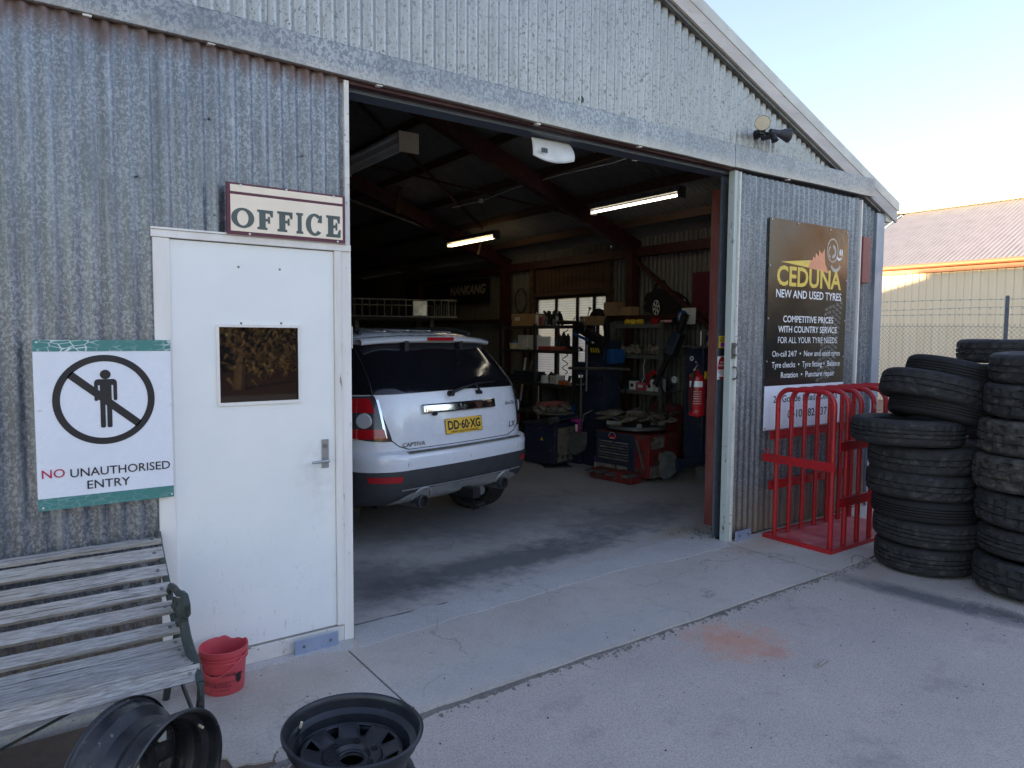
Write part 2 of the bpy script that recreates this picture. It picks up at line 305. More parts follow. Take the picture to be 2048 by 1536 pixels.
# ---------------------------------------------------------------- mesh helpers
class B:
    def __init__(s): s.v=[]; s.f=[]
    def add(s,vs,fs):
        o=len(s.v); s.v+= [tuple(v) for v in vs]; s.f+=[tuple(i+o for i in f) for f in fs]; return s
    def box(s,x0,x1,y0,y1,z0,z1,m=None):
        vs=[Vector((x,y,z)) for z in (z0,z1) for x,y in ((x0,y0),(x1,y0),(x1,y1),(x0,y1))]
        if m: vs=[m@v for v in vs]
        return s.add(vs,[(3,2,1,0),(4,5,6,7),(0,1,5,4),(1,2,6,5),(2,3,7,6),(3,0,4,7)])
    def bar(s,p,q,w,h,upv=(0,0,1)):
        p=Vector(p);q=Vector(q);d=(q-p);L=d.length;d/=L;u=Vector(upv)
        if abs(d.dot(u))>.98: u=Vector((0,1,0))
        x=d.cross(u).normalized(); z=x.cross(d)
        m=Matrix(((x.x,d.x,z.x,p.x),(x.y,d.y,z.y,p.y),(x.z,d.z,z.z,p.z),(0,0,0,1)))
        return s.box(-w/2,w/2,0,L,-h/2,h/2,m)
    def cyl(s,p,q,r0,r1=None,n=16,cap=True):
        r1=r0 if r1 is None else r1; p=Vector(p);q=Vector(q);d=(q-p).normalized()
        a=d.orthogonal().normalized(); b=d.cross(a)
        vs=[c+(a*math.cos(2*PI*i/n)+b*math.sin(2*PI*i/n))*r for c,r in ((p,r0),(q,r1)) for i in range(n)]
        fs=[(i,(i+1)%n,n+(i+1)%n,n+i) for i in range(n)]
        if cap: fs+=[tuple(range(n-1,-1,-1)),tuple(range(n,2*n))]
        return s.add(vs,fs)
    def tube(s,pts,r,n=8,closed=False):
        pts=[Vector(p) for p in pts]; N=len(pts); vs=[]; a=None
        for i,p in enumerate(pts):
            t=(pts[(i+1)%N]-pts[i-1]) if closed else (pts[min(i+1,N-1)]-pts[max(i-1,0)])
            t.normalize()
            if a is None: a=t.orthogonal().normalized()
            a=(a-t*a.dot(t)).normalized(); b=t.cross(a); rr=r(i/(N-1)) if callable(r) else r
            vs+=[p+(a*math.cos(2*PI*k/n)+b*math.sin(2*PI*k/n))*rr for k in range(n)]
        fs=[(i*n+k,i*n+(k+1)%n,((i+1)%N)*n+(k+1)%n,((i+1)%N)*n+k) for i in range(N if closed else N-1) for k in range(n)]
        if not closed: fs+=[tuple(range(n-1,-1,-1)),tuple((N-1)*n+k for k in range(n))]
        return s.add(vs,fs)
    def prism(s,poly,fn,t):
        """poly 2-D outline, fn(u,v,d)->3-D; thickness t along d"""
        n=len(poly); vs=[fn(u,v,0) for u,v in poly]+[fn(u,v,t) for u,v in poly]
        return s.add(vs,[tuple(range(n)),tuple(range(2*n-1,n-1,-1))]+[(i,n+i,n+(i+1)%n,(i+1)%n) for i in range(n)])
    def lathe(s,prof,n=32,m=None,closed=False,a0=0,a1=2*PI,rf=None):
        vs=[];K=len(prof); full=abs(a1-a0-2*PI)<1e-6; nn=n if full else n+1
        for i in range(nn):
            a=a0+(a1-a0)*i/n
            for j,(r,z) in enumerate(prof):
                if rf: r,z=rf(a,i,j,r,z)
                v=Vector((r*math.cos(a),r*math.sin(a),z)); vs.append(m@v if m else v)
        fs=[]
        for i in range(n):
            i2=(i+1)%nn
            for j in range(K if closed else K-1):
                j2=(j+1)%K; fs.append((i*K+j,i2*K+j,i2*K+j2,i*K+j2))
        return s.add(vs,fs)
    def grid(s,fn,nu,nv):
        vs=[fn(i/nu,j/nv) for j in range(nv+1) for i in range(nu+1)]
        return s.add(vs,[(j*(nu+1)+i,j*(nu+1)+i+1,(j+1)*(nu+1)+i+1,(j+1)*(nu+1)+i) for j in range(nv) for i in range(nu)])
    def mesh(s,name,mat,smooth=0):
        me=bpy.data.meshes.new(name); me.from_pydata(s.v,[],s.f); me.validate()
        bm=bmesh.new(); bm.from_mesh(me)
        if smooth>=0: bmesh.ops.recalc_face_normals(bm,faces=bm.faces)
        bm.to_mesh(me); bm.free()
        if mat: me.materials.append(M[mat] if isinstance(mat,str) else mat)
        if smooth:
            for p in me.polygons: p.use_smooth=True
            me.set_sharp_from_angle(angle=R(abs(smooth) if abs(smooth)>1 else 35))
        return me
    def obj(s,name,mat,parent=None,smooth=0,bevel=0,**k):
        o=bpy.data.objects.new(name,s.mesh(name,mat,smooth)); put(o,parent)
        if bevel:
            b=o.modifiers.new('edge','BEVEL'); b.width=bevel; b.segments=2; b.limit_method='ANGLE'; b.angle_limit=R(40)
        for a,v in k.items(): o[a]=v
        return o
def put(o,parent=None):
    sc.collection.objects.link(o)
    if parent:
        o.parent=parent
        o.matrix_parent_inverse=Matrix.Translation(parent.location).inverted() if parent.type=='EMPTY' else Matrix()
    return o
def thing(name,label,cat,loc=(0,0,0),group=None):
    o=bpy.data.objects.new(name,None); sc.collection.objects.link(o); o.location=loc; o.empty_display_size=.2
    o['label']=label; o['category']=cat
    if group: o['group']=group
    return o
def tag(o,label,cat,group=None):
    o['label']=label; o['category']=cat
    if group: o['group']=group
    return o
def struct(o): o['kind']='structure'; return o
def clone(root,label,loc=None,rotz=None,group=None,mats=None):
    r=root.copy(); sc.collection.objects.link(r)
    if loc is not None: r.location=loc
    if rotz is not None: r.rotation_euler=(0,0,rotz)
    r['label']=label
    if group: r['group']=group
    for ch in list(root.children):
        c=ch.copy(); sc.collection.objects.link(c); c.parent=r; c.matrix_parent_inverse=ch.matrix_parent_inverse.copy()
        for g in list(ch.children):
            d=g.copy(); sc.collection.objects.link(d); d.parent=c; d.matrix_parent_inverse=g.matrix_parent_inverse.copy()
    return r
def inst(src,parent,name=None,dx=(0,0,0),rot=None):
    o=src.copy(); sc.collection.objects.link(o); o.location=Vector(src.location)+Vector(dx)
    if rot: o.rotation_euler=rot
    if name: o.name=name
    o.parent=parent; o.matrix_parent_inverse=src.matrix_parent_inverse.copy(); return o
def text(s,mat,parent,fn,x0,x1,z0,h=None,bold=0,name='lettering',shear=0,thick=.0008,sp=1,align=None):
    """flat lettering fitted to x0..x1 with its baseline at z0 and cap height h; fn maps (u,v,d) to 3-D"""
    cu=bpy.data.curves.new('t','FONT'); cu.body=s; cu.size=1; cu.offset=bold; cu.shear=shear; cu.space_character=sp; cu.resolution_u=3; cu.fill_mode='FRONT'
    o=bpy.data.objects.new('t',cu); sc.collection.objects.link(o)
    dg=bpy.context.evaluated_depsgraph_get(); me=bpy.data.meshes.new_from_object(o.evaluated_get(dg))
    bpy.data.objects.remove(o); bpy.data.curves.remove(cu)
    xs=[v.co.x for v in me.vertices]; a,b=min(xs),max(xs); k=(x1-x0)/(b-a); kv=(h/.69 if h else k)
    for v in me.vertices:
        v.co=Vector(fn(x0+(v.co.x-a)*k,z0+v.co.y*kv,thick))
    me.materials.clear(); me.materials.append(M[mat]); me.name=name
    ob=bpy.data.objects.new(name,me); put(ob,parent); return ob
def fit_fn(y): return lambda u,v,d:(u,y-d,v)           # on the facade, facing the street
def circ(cx,cy,rx,ry,n=32,a0=0,a1=2*PI): return [(cx+rx*math.cos(a0+(a1-a0)*i/n),cy+ry*math.sin(a0+(a1-a0)*i/n)) for i in range(n if abs(a1-a0)>6.28 else n+1)]
def ringpoly(b,cx,cy,ro,ri,fn,t,n=48,a0=0,a1=2*PI,sx=1):
    for i in range(n):
        a=a0+(a1-a0)*i/n; c=a0+(a1-a0)*(i+1)/n
        b.add([fn(cx+sx*ri*math.cos(a),cy+ri*math.sin(a),t),fn(cx+sx*ro*math.cos(a),cy+ro*math.sin(a),t),fn(cx+sx*ro*math.cos(c),cy+ro*math.sin(c),t),fn(cx+sx*ri*math.cos(c),cy+ri*math.sin(c),t)],[(0,1,2,3)])
# ================================================================ GROUND
def ragged(pts,amp,step,seed=1,z=0):
    """outline with broken edges between the given corners; amp per side"""
    r=random.Random(seed); out=[]
    for i,(p,a) in enumerate(zip(pts,amp)):
        q=pts[(i+1)%len(pts)]; L=math.hypot(q[0]-p[0],q[1]-p[1]); n=max(1,int(L/step)) if a else 1
        nx,ny=-(q[1]-p[1])/L,(q[0]-p[0])/L; o=0
        for k in range(n):
            t=k/n; o=0 if k==0 else o*.7+r.uniform(-a,a)
            out.append((p[0]+(q[0]-p[0])*t+nx*o,p[1]+(q[1]-p[1])*t+ny*o))
    return out
def slab(name,pts,amp,z0,z1,mat,parent=None,seed=1,step=.035):
    b=B(); b.prism(ragged(pts,amp,step,seed),lambda u,v,d:(u,v,z0+d),z1-z0); return b.obj(name,mat,parent)
b=B(); b.add([(-600,-600,-.06),(600,-600,-.06),(600,600,-.06),(-600,600,-.06)],[(0,1,2,3)]); struct(b.obj('ground','field'))
b=B(); b.grid(lambda u,v:(-14+25*u,-11+10.6*v,-.014),50,20); struct(b.obj('asphalt_forecourt','asphalt'))
struct(slab('dirt_patch',[(-6,-.2),(-.72,-.2),(-.72,-.9),(-.9,-1.2),(-2,-1.6),(-6,-1.8)],[.0,.02,.03,.05,.05,.05],-.05,-.008,'dirt',seed=4))
apron=struct(slab('concrete_apron',[(-.087,-.935),(3.262,-.935),(3.262,.15),(-.087,.15)],[.004,0,0,0],-.1,0,'apron',seed=2,step=.06))
slab('slab_panel',[(3.276,-.935),(6.6,-.80),(6.6,.03),(3.276,.03)],[.006,0,0,0],-.1,.001,'apron',apron,3,.06)
slab('slab_panel',[(-1.26,-.10),(-1.02,-.62),(-.80,-.90),(-.62,-.865),(-.35,-.93),(-.099,-.935),(-.099,.0),(-1.5,.0)],[.02,.03,.03,.02,.012,0,0,0],-.1,.001,'apron',apron,5,.03)
slab('mortar_skirt',[(-2.9,-.11),(-1.26,-.11),(-1.0,-.075),(-.55,-.10),(-.25,-.085),(-.12,-.16),(-.05,-.13),(-.02,.02),(-2.9,.02)],[.006,.008,.012,.012,.015,.01,0,0,0],-.06,.004,'mortar',apron,6)
slab('mortar_strip',[(-.03,-.16),(.2,-.125),(.95,-.085),(2.05,-.035),(2.6,-.09),(3.0,-.11),(3.25,-.10),(3.30,.10),(3.0,.30),(2.4,.21),(1.6,.185),(1.1,.20),(.72,.15),(.3,.135),(.02,.13)],[.012]*15,-.02,.0025,'mortar',apron,7,.03)
b=B(); b.grid(lambda u,v:(-5.6+11.3*u,.14+31*v,0.0),6,6); struct(b.obj('workshop_floor','floor'))
struct(slab('edge_rubble',[(-.75,-.93),(3.27,-.93),(4.6,-.87),(4.6,-.885),(3.27,-.944),(2.2,-.957),(1.2,-.946),(.2,-.962),(-.75,-.97)],[0,0,0,.006,.008,.009,.009,.009,.009],-.05,-.0095,'crumble',seed=12,step=.03))
b=B(); b.tube([(-.093+.004*math.sin(k*1.7),-.93+.8*k/30,-.012+.004*math.sin(k*2.3)) for k in range(31)],.006,5); b.tube([(3.269,-.93+.9*k/10,-.006) for k in range(11)],.005,5); struct(b.obj('joint_grit','crumble'))
b=B(); rr=random.Random(3)
for i in range(60):   # sweepings and rubble heaped by the door post
    x,y=3.35+rr.gauss(0,.12),.30+rr.gauss(0,.09); s=rr.uniform(.004,.018)
    b.cyl((x,y,0),(x+rr.uniform(-s,s),y,s*1.2),s,s*.4,5)
for i in range(520):
    x=rr.uniform(-.9,4.4); y=-.945-abs(rr.gauss(0,.035)); s=rr.uniform(.002,.009)
    b.cyl((x,y,-.014),(x+rr.uniform(-s,s),y,-.014+s*1.3),s,s*.5,5)
o=b.obj('loose_grit','crumble'); o['kind']='stuff'; tag(o,'crumbs of dirt along the broken edge of the concrete apron','grit')
for mat,n,lab,nm in (('black',120,'black rubber crumbs scattered over the asphalt forecourt','rubber_crumbs'),('white_plastic',46,'tiny white chips scattered over the asphalt forecourt','white_chips')):
    b=B()
    for i in range(n):
        x,y=rr.uniform(-.3,4.2),rr.uniform(-3.0,-.98) ; s=rr.uniform(.0015,.0055)*(1 if mat=='black' else .75)
        if rr.random()<.35: x,y=3.4+rr.gauss(0,.25),-1.9+rr.gauss(0,.2)
        b.cyl((x,y,-.014),(x+s*.3,y,-.014+s*.9),s,s*.6,6)
    if mat=='black':
        for i in range(60):
            x,y=rr.uniform(-.8,3.2),rr.uniform(-.9,.0); s=rr.uniform(.0015,.005); b.cyl((x,y,0),(x,y,s*.9),s,s*.6,6)
    o=b.obj(nm,mat); o['kind']='stuff'; tag(o,lab,'debris')
b=B(); b.tube([(1.82,-1.70,-.008),(1.87,-1.712,.0),(1.92,-1.70,-.002),(1.97,-1.706,-.008)],lambda t:.001+.006*math.sin(PI*t),5); tag(b.obj('dry_leaf','slat'),'dry curled gum leaf lying on the open asphalt','leaf')
b=B(); pts=[]
for i in range(70):
    t=i/69; pts.append((3.60+.16*math.sin(t*7)+.12*t,-.93-.09*math.cos(t*9)-.05*t,.004-.012*(t>0)+.03*abs(math.sin(t*6))))
b.tube(pts,.0022,5); tag(b.obj('loose_wire','dull_steel'),'thin loop of loose wire beside the lowest tyre','wire')
# ================================================================ WORKSHOP SHED
SL=.375; RX=5.68; RZ=3.115; SHL=26.3  # SHL stretches the unseen rear so its shadow falls on the far building
roofz=lambda x: RZ+(RX-abs(x))*SL
shed=thing('workshop_shed','corrugated galvanised workshop shed with a wide open doorway','shed',(0,0,0))
PI2=2*PI
def corr(x0,x1,zb,zt,mp,pitch=.076,amp=.0098,seg=8,lift=.0035):
    """corrugated sheet; mp(u,w,d): u across, w along the flutes, d out of the face"""
    b=B(); n=max(2,int(round((x1-x0)/pitch*seg))); vs=[]; fz=(lambda u:zb) if not callable(zb) else zb; ft=(lambda u:zt) if not callable(zt) else zt
    us=[x0+(x1-x0)*i/n for i in range(n+1)]
    d=[amp*math.cos(PI2*u/pitch)+lift*(u-x0)/(x1-x0) for u in us]
    for u,h in zip(us,d): vs+= [mp(u,fz(u),h),mp(u,ft(u),h)]
    fs=[(2*i,2*i+2,2*i+3,2*i+1) for i in range(n)]
    return b.add(vs,fs)
FA=lambda y0:(lambda u,w,d:(u,y0-d,w))
# gable sheets above the doorway
gz=lambda u: RZ-.01+(RX-abs(u))*SL
seams=[-5.68,-4.97,-3.83,-2.69,-1.55,-.41,.73,1.88,3.01,4.15,5.40,5.68]
for a,c in zip(seams,seams[1:]):
    corr(a,c,3.16,gz,FA(.045),amp=.012).obj('gable_sheet','galv_upper',shed,1)
# wall beside the sliding doors
corr(5.20,5.575,.02,lambda u:min(3.2,gz(u)),FA(.04)).obj('wall_sheet','galv_lower',shed,1)
for a,c in ((-5.68,-4.6),(-4.6,-3.4)): corr(a,c,.02,3.2,FA(.05)).obj('wall_sheet','galv_lower',shed,1)
b=B(); b.box(5.55,5.69,.0,.03,.0,2.95); b.box(5.69,5.70,.0,.16,.0,2.95); b.obj('corner_flashing','corner',shed)
# galvanised cover flashing over the door track
fj=[(-5.7,-.735,3.085,3.235),(-.735,1.266,3.085,3.233),(1.266,3.25,3.064,3.235),(3.25,5.42,3.07,3.252)]
zj=[3.095,3.086,3.063,3.067,3.085]; tj=[3.24,3.237,3.232,3.245,3.252]; xj=[-5.7,-.735,1.266,3.25,5.42]
for i in range(4):
    b=B(); x0,x1=xj[i],xj[i+1]-.003; e=.0015*(i%2)
    prof=[(.045,.012),(-.03,0),(-.034,-.012)]
    def sect(x,zb,zt): return [(x,.05,zt+.03),(x,-.035-e,zt),(x,-.037-e,zt-.006),(x,-.037-e,zb),(x,-.030,zb-.004),(x,-.004,zb-.003)]
    n=10; vs=[]
    for k in range(n+1):
        t=k/n; vs+=sect(x0+(x1-x0)*t,zj[i]+(zj[i+1]-zj[i])*t+.0025*math.sin(9*t+i),tj[i]+(tj[i+1]-tj[i])*t)
    b.add(vs,[(k*6+j,k*6+6+j,k*6+7+j,k*6+1+j) for k in range(n) for j in range(5)])
    b.add([vs[j] for j in range(6)]+[vs[n*6+j] for j in range(6)],[(0,1,2,3,4,5),(11,10,9,8,7,6)])
    o=b.obj('cover_flashing','galv_flash',shed); md=o.modifiers.new('t','SOLIDIFY'); md.thickness=.0015
for x,z in ((-1.21,3.075),(-.70,3.077),(.17,3.062),(1.27,3.048),(2.19,3.052),(4.0,3.057)): b=B(); b.box(x-.017,x+.017,-.030,.0,z+.002,z+.013); b.obj('flashing_clip','door_edge',shed)
# screws in rows, too small to pick apart
b=B()
def screw(x,y,z,r=.0065):
    b.cyl((x,y,z),(x,y-.006,z),r,r*.75,6)
for k in range(-44,0): 
    if k%2==0: screw(k*.076-.0,-.006,3.035-rr.uniform(0,.02))
for x in [i*.152 for i in range(-6,36)]:
    if x<5.2: screw(x,.037,3.295,.006)
    zz=3.86
    if zz<gz(x)-.12: screw(x+.076*(rr.random()<.5),.037,zz+rr.uniform(-.01,.01),.006)
for x,z in ((-.55,2.30),(-.70,2.28),(-.69,2.33)): screw(x,-.01,z)
for x in (3.42,3.72,4.2,4.6,5.0): screw(x,-.01,3.0,.005)
o=b.obj('roofing_screws','dull_steel',shed); o['kind']='stuff'
b=B(); b.cyl((1.681,.033,3.304),(1.681,.06,3.304),.024,.024,14); b.obj('knot_hole','black',shed)
for x,z in ((-.995,2.725),(-.715,2.735),(-1.03,2.42),(-.26,2.63)):
    b=B(); b.cyl((x,-.004,z),(x,-.012,z),.0045,.0045,8); b.obj('nail_hole','black',shed)
# barge boards and roof capping
for s in (1,-1):
    b=B(); q=lambda x,z,y:(s*x,y,z)
    zl=lambda x: 4.149-SL*(x-2.499)
    ang=math.atan(SL)
    def slabx(y0,y1,dz0,dz1,x1,mat,nm,sm=0):
        b=B(); vs=[]
        for x in (0,x1):
            for y,dz in ((y0,dz0),(y1,dz0),(y1,dz1),(y0,dz1)): vs.append((s*x,y,zl(x)+dz))
        b.add(vs,[(0,1,2,3),(7,6,5,4),(0,4,5,1),(1,5,6,2),(2,6,7,3),(3,7,4,0)]); return b.obj(nm,mat,shed)
    slabx(-.030,-.008,.0,.140,5.88,'barge','barge_board')
    slabx(-.006,.03,-.03,.03,5.60,'dull_steel','barge_batten')
    slabx(-.0355,-.031,.118,.205,5.91,'roofcap','barge_capping')
    slabx(-.0355,.12,.205,.212,5.91,'roofcap','barge_capping')
    b=B(); b.box(min(s*5.70,s*5.82),max(s*5.70,s*5.82),-.008,SHL,zl(5.8)-.03,zl(5.8)+.10); b.obj('gutter','roofcap',shed)
# roof sheets
def roofmap(s): return lambda u,w,d:(s*w, u, roofz(w)+d+.005)
for s in (1,-1):
    proto=None
    for k in range(23):
        if proto is None: proto=corr(0,1.22,0,5.88,roofmap(s),seg=6).obj('roof_sheet','galv_in',shed,1); proto.location=(0,.05,0)
        else: inst(proto,shed,dx=(0,1.14*k,0))
b=B(); b.bar((0,0,roofz(0)+.06),(0,SHL,roofz(0)+.06),.4,.12); b.obj('ridge_capping','roofcap',shed)  # made taller, out of view, to raise the shadow on the far wall
# side walls, unseen rear wall of the lengthened shed, cross partition
WM=lambda s:(lambda u,w,d:(s*(5.66+d),u,w))
proto=corr(0,1.14,0,2.88,WM(1),seg=6).obj('side_sheet','galv_in',shed,1); proto.location=(0,.06,0)
wy0,wy1,wz0,wz1=3.91,5.61,.96,2.31
full=proto; first=True
y=.06
edges=[.06,1.20,2.34,3.42,wy0]
def side(a,c,z0,z1): return corr(a,c+.05 if c<3.9 or c>5.7 else c,z0,z1,WM(1),seg=6).obj('side_sheet','galv_in',shed,1)
bpy.data.objects.remove(proto)
for a,c in zip(edges,edges[1:]): side(a,c,0,3.075)
side(wy0,wy1,2.31,3.075)
side(wy0,wy1,0,wz0)
y=wy1
while y<SHL-.2: side(y,min(y+1.14,SHL),0,3.075); y+=1.14
p0=corr(0,1.20,0,3.075,WM(-1),seg=6).obj('side_sheet','galv_in',shed,1); p0.location=(0,.06,0)
for k in range(1,23): inst(p0,shed,dx=(0,1.14*k,0))
for Y in (12.7,SHL):
    for k in range(10):
        a=-5.68+k*1.136; corr(a,a+1.136,0,lambda u:roofz(u)-.02,lambda u,w,d,Y=Y:(u,Y+d,w),seg=6).obj('rear_sheet','galv_in',shed,1)
# brown boarding over the window
b=B()
for k in range(17):
    y=wy0+k*.1; b.box(5.60,5.618+.004*(k%2),y+.004,y+.096,2.41,2.86)
b.obj('ribbed_panel','timber',shed)
# steel frames
for Y in (.55,3.35,6.4,9.45,12.5):
    for s in (1,-1):
        if Y>.6: b=B(); b.box(min(s*5.46,s*5.61),max(s*5.46,s*5.61),Y-.06,Y+.06,0,2.98); b.obj('frame_post','red_steel',shed)
        b=B(); b.bar((s*5.6,Y,roofz(5.6)-.22),(0,Y,roofz(0)-.22),.10,.20); b.obj('rafter','red_steel',shed)
for s in (1,-1):
    for x in (5.27,4.60,3.93,3.21,2.53,1.85,1.2,.6,.1):
        b=B(); b.box(min(s*x-.022,s*x+.022),max(s*x-.022,s*x+.022),.06,SHL-.1,roofz(x)-.115,roofz(x)-.015); b.obj('purlin','timber',shed)
for a,c in ((.2,3.29),(3.41,6.34),(6.46,9.4)):
    b=B(); b.box(5.50,5.62,a,c,2.80,2.86); b.box(5.50,5.51,a,c,2.86,2.92); b.obj('girt','red_steel',shed)
    b=B()
    if a!=3.41: b.box(5.52,5.62,a,c,1.945,2.0)
    else: b.box(5.55,5.62,5.72,c,1.945,2.0); b.box(5.55,5.62,a,3.80,1.945,2.0)
    b.obj('girt','red_steel',shed)
b=B(); b.bar((5.48,3.24,2.74),(5.48,1.45,1.46),.05,.05); b.obj('wall_brace','red_steel',shed)
b=B(); b.bar((1.9,4.2,roofz(1.9)-.14),(4.6,5.7,roofz(4.6)-.14),.03,.03); b.obj('roof_brace','red_steel',shed)
b=B(); b.bar((4.9,3.5,roofz(4.9)-.14),(2.2,6.2,roofz(2.2)-.14),.03,.03); b.obj('roof_brace','red_steel',shed)
b=B(); b.tube([(1.2,6.62,4.12),(3.3,6.62,3.64),(5.6,6.62,3.12)],.022,8); b.obj('conduit','dull_steel',shed,1)
for p in (((3.45,6.2,4.0),(3.38,6.2,3.55)),((4.75,5.9,3.35),(4.68,5.95,3.0))):
    b=B(); b.bar(*p,.07,.03); b.obj('packing_timber','timber',shed)
b=B(); b.tube([(3.93,1.6,3.62),(3.93,2.1,3.60),(3.9,2.9,3.62),(3.93,3.9,3.63),(3.93,4.7,3.58),(3.93,5.5,3.60)],.006,6); b.obj('cable','white_plastic',shed,1)
for y in (1.75,4.72): b=B(); b.cyl((3.93,y,3.56),(3.93,y,3.61),.035,.03,12); b.obj('junction_cap','white_plastic',shed,1)
# track beam behind the flashing
b=B(); b.box(-5.6,5.45,.06,.19,3.03,3.15); b.obj('track_beam','grey_steel',shed)
b=B(); b.box(-.1,3.4,.0,.055,3.05,3.16); b.obj('door_track','red_steel',shed)
b=B(); b.box(3.290,3.47,.115,.130,0,3.03); b.obj('opening_post','grey_steel',shed)
b=B(); b.box(3.60,3.72,.37,.47,0,3.0); b.box(3.585,3.735,.36,.372,0,3.0); b.obj('opening_post','red_post',shed,0,.004)
b=B(); b.box(-.16,-.01,.09,.20,0,3.03); b.obj('opening_post','grey_steel',shed)
# window in the side wall
win=B(); 
for y0,y1,z0,z1 in ((wy0,wy1,2.30,2.345),(wy0,wy1,.93,.965),(wy0,wy0+.03,.965,2.30),(wy1-.03,wy1,.965,2.30)): win.box(5.60,5.655,y0,y1,z0,z1)
wf=win.obj('window_frame','black',shed)
mull=[5.11,4.60,4.22]
for y in mull: b=B(); b.box(5.615,5.65,y-.028,y+.028,.965,2.30); b.obj('mullion','black',wf)
ye=[wy1-.03]+[v for m_ in mull for v in (m_+.028,m_-.028)]+[wy0+.03]
for i in range(0,8,2):
    b=B(); b.box(5.628,5.634,ye[i+1],ye[i],.965,2.30); b.obj('pane','frost',wf)
b=B(); b.box(5.56,5.61,wy0-.12,wy1+.12,2.345,2.40); b.obj('window_head','timber',shed)
for y in (wy0-.10,wy1+.02): b=B(); b.box(5.54,5.61,y,y+.08,0,2.80); b.obj('window_stud','timber',shed)
# ================================================================ SLIDING DOORS
def edge_guide(name,parent,x0,x1,z0,z1,m='blue_zinc'):
    b=B(); b.box(x0,x1,-.062,-.056,z0,z1); g=b.obj(name,m,parent,0,.002)
    for x in (x0+.05,x1-.045):
        b=B(); b.cyl((x,-.062,(z0+z1)/2+.003),(x,-.069,(z0+z1)/2+.003),.008,.007,6); b.obj('bolt','dull_steel',g)
    return g
sd=thing('sliding_door','wide grey corrugated sliding door holding the white office door','sliding door',(-1.7,0,0))
for a,c,z0 in ((-3.4,-2.32,.012),(-2.32,-1.184,.012),(-1.184,-.972,.012)):
    corr(a,c,z0,3.11,FA(0),lift=.009).obj('door_sheet','galv_lower',sd,1)
corr(-.972,-.69,2.18,3.11,FA(0),lift=.007).obj('door_sheet','galv_lower',sd,1)
corr(-.69,-.03,2.18,3.11,FA(0)).obj('door_sheet','galv_lower',sd,1)
b=B(); b.box(-.03,-.004,-.014,.045,2.17,3.06); b.obj('edge_strip','door_edge',sd)
b=B(); b.box(-3.4,-.98,.016,.05,.1,.16); b.box(-3.4,-.03,.016,.05,1.95,2.0) if False else None; b.obj('bottom_rail','dull_steel',sd)
fr=[('jamb',(-.978,-.905,-.030,.04,.10,2.150)),('jamb',(-.100,-.062,-.034,.04,.098,2.150)),('jamb',(-.060,-.004,-.024,.045,.0,2.165)),
    ('head',(-.985,-.008,-.036,.04,2.151,2.186)),('sill_rail',(-.905,-.062,-.026,.04,.004,.088))]
for nm,q in fr:
    b=B(); b.box(*q); b.obj(nm,'white_wood' if nm!='sill_rail' else 'door_edge',sd,0,.003)
b=B(); b.box(-.985,-.03,-.042,-.0,2.187,2.196); b.obj('head','white_wood',sd)
b=B(); b.box(-.068,-.060,-.037,-.030,1.6,1.66); b.box(-.0,.004,-.02,.02,1.63,1.75); b.obj('hinge','door_edge',sd)
edge_guide('floor_guide',sd,-.352,-.110,-.006,.082)
sr=thing('sliding_door','grey corrugated sliding door with a pale green edge, behind the red trolley','sliding door',(4.2,0,0))
for a,c in ((3.352,4.505),(4.505,5.20)): corr(a,c,.02,3.04,FA(0)).obj('door_sheet','galv_lower',sr,1)
b=B(); b.box(3.288,3.333,-.012,.05,.0,3.05); b.obj('edge_angle','pale_green',sr,0,.003)
b=B(); b.box(3.335,3.351,-.028,.0,.0,3.04); b.obj('edge_strip','door_edge',sr)
b=B(); b.box(5.203,5.222,-.028,.02,.05,3.03); b.obj('edge_strip','white_wood',sr)
edge_guide('floor_guide',sr,3.355,3.565,-.0,.088)
b=B(); pts=[(3.325,-.012,1.36),(3.325,-.05,1.37),(3.325,-.062,1.41),(3.325,-.05,1.455),(3.325,-.012,1.462)]
b.tube(pts,.008,8); b.obj('pull_handle','dull_steel',sr,1)
b=B(); b.box(3.298,3.33,-.03,-.012,1.53,1.66); b.cyl((3.31,-.03,1.56),(3.31,-.05,1.56),.012,.012,10); b.cyl((3.313,-.035,1.62),(3.33,-.05,1.66),.006,.006,8); b.obj('latch','dull_steel',sr)
# ================================================================ OFFICE DOOR
od=thing('office_door','off white office door with a small dark window and lever handle','door',(-.5,-.02,.1))
b=B(); x0,x1,z0,z1=-.903,-.102,.100,2.146; wx0,wx1,wz0_,wz1_=-.692,-.300,1.362,1.737
for q in ((x0,wx0,z0,z1),(wx1,x1,z0,z1),(wx0,wx1,z0,wz0_),(wx0,wx1,wz1_,z1)): b.box(q[0],q[1],-.018,.02,q[2],q[3])
b.obj('leaf','door',od)
wfr=B(); 
for q in ((wx0-.012,wx1+.012,wz1_,wz1_+.014),(wx0-.012,wx1+.012,wz0_-.016,wz0_),(wx0-.014,wx0,wz0_,wz1_),(wx1,wx1+.014,wz0_,wz1_)): wfr.box(q[0],q[1],-.027,-.004,q[2],q[3])
wfr=wfr.obj('window_frame','white_wood',od)
b=B(); b.box(wx0,wx1,-.009,-.004,wz0_,wz1_); b.obj('pane','pane',wfr)
for x,z in ((-.585,1.757),(-.385,1.760),(-.592,2.035),(-.388,2.035)): b=B(); b.cyl((x,-.018,z),(x,-.024,z),.006,.004,8); b.obj('bolt','dull_steel',od)
b=B(); b.box(-.178,-.140,-.026,-.018,.985,1.14); hp=b.obj('lock_plate','silver_plastic',od,0,.002)
b=B(); b.tube([(-.155,-.026,1.028),(-.155,-.062,1.028),(-.17,-.068,1.028),(-.245,-.066,1.026)],.0075,10); b.obj('lever','steel',hp,1)
b=B(); b.cyl((-.160,-.026,1.105),(-.160,-.034,1.105),.011,.010,14); b.obj('keyhole','dull_steel',hp,1)
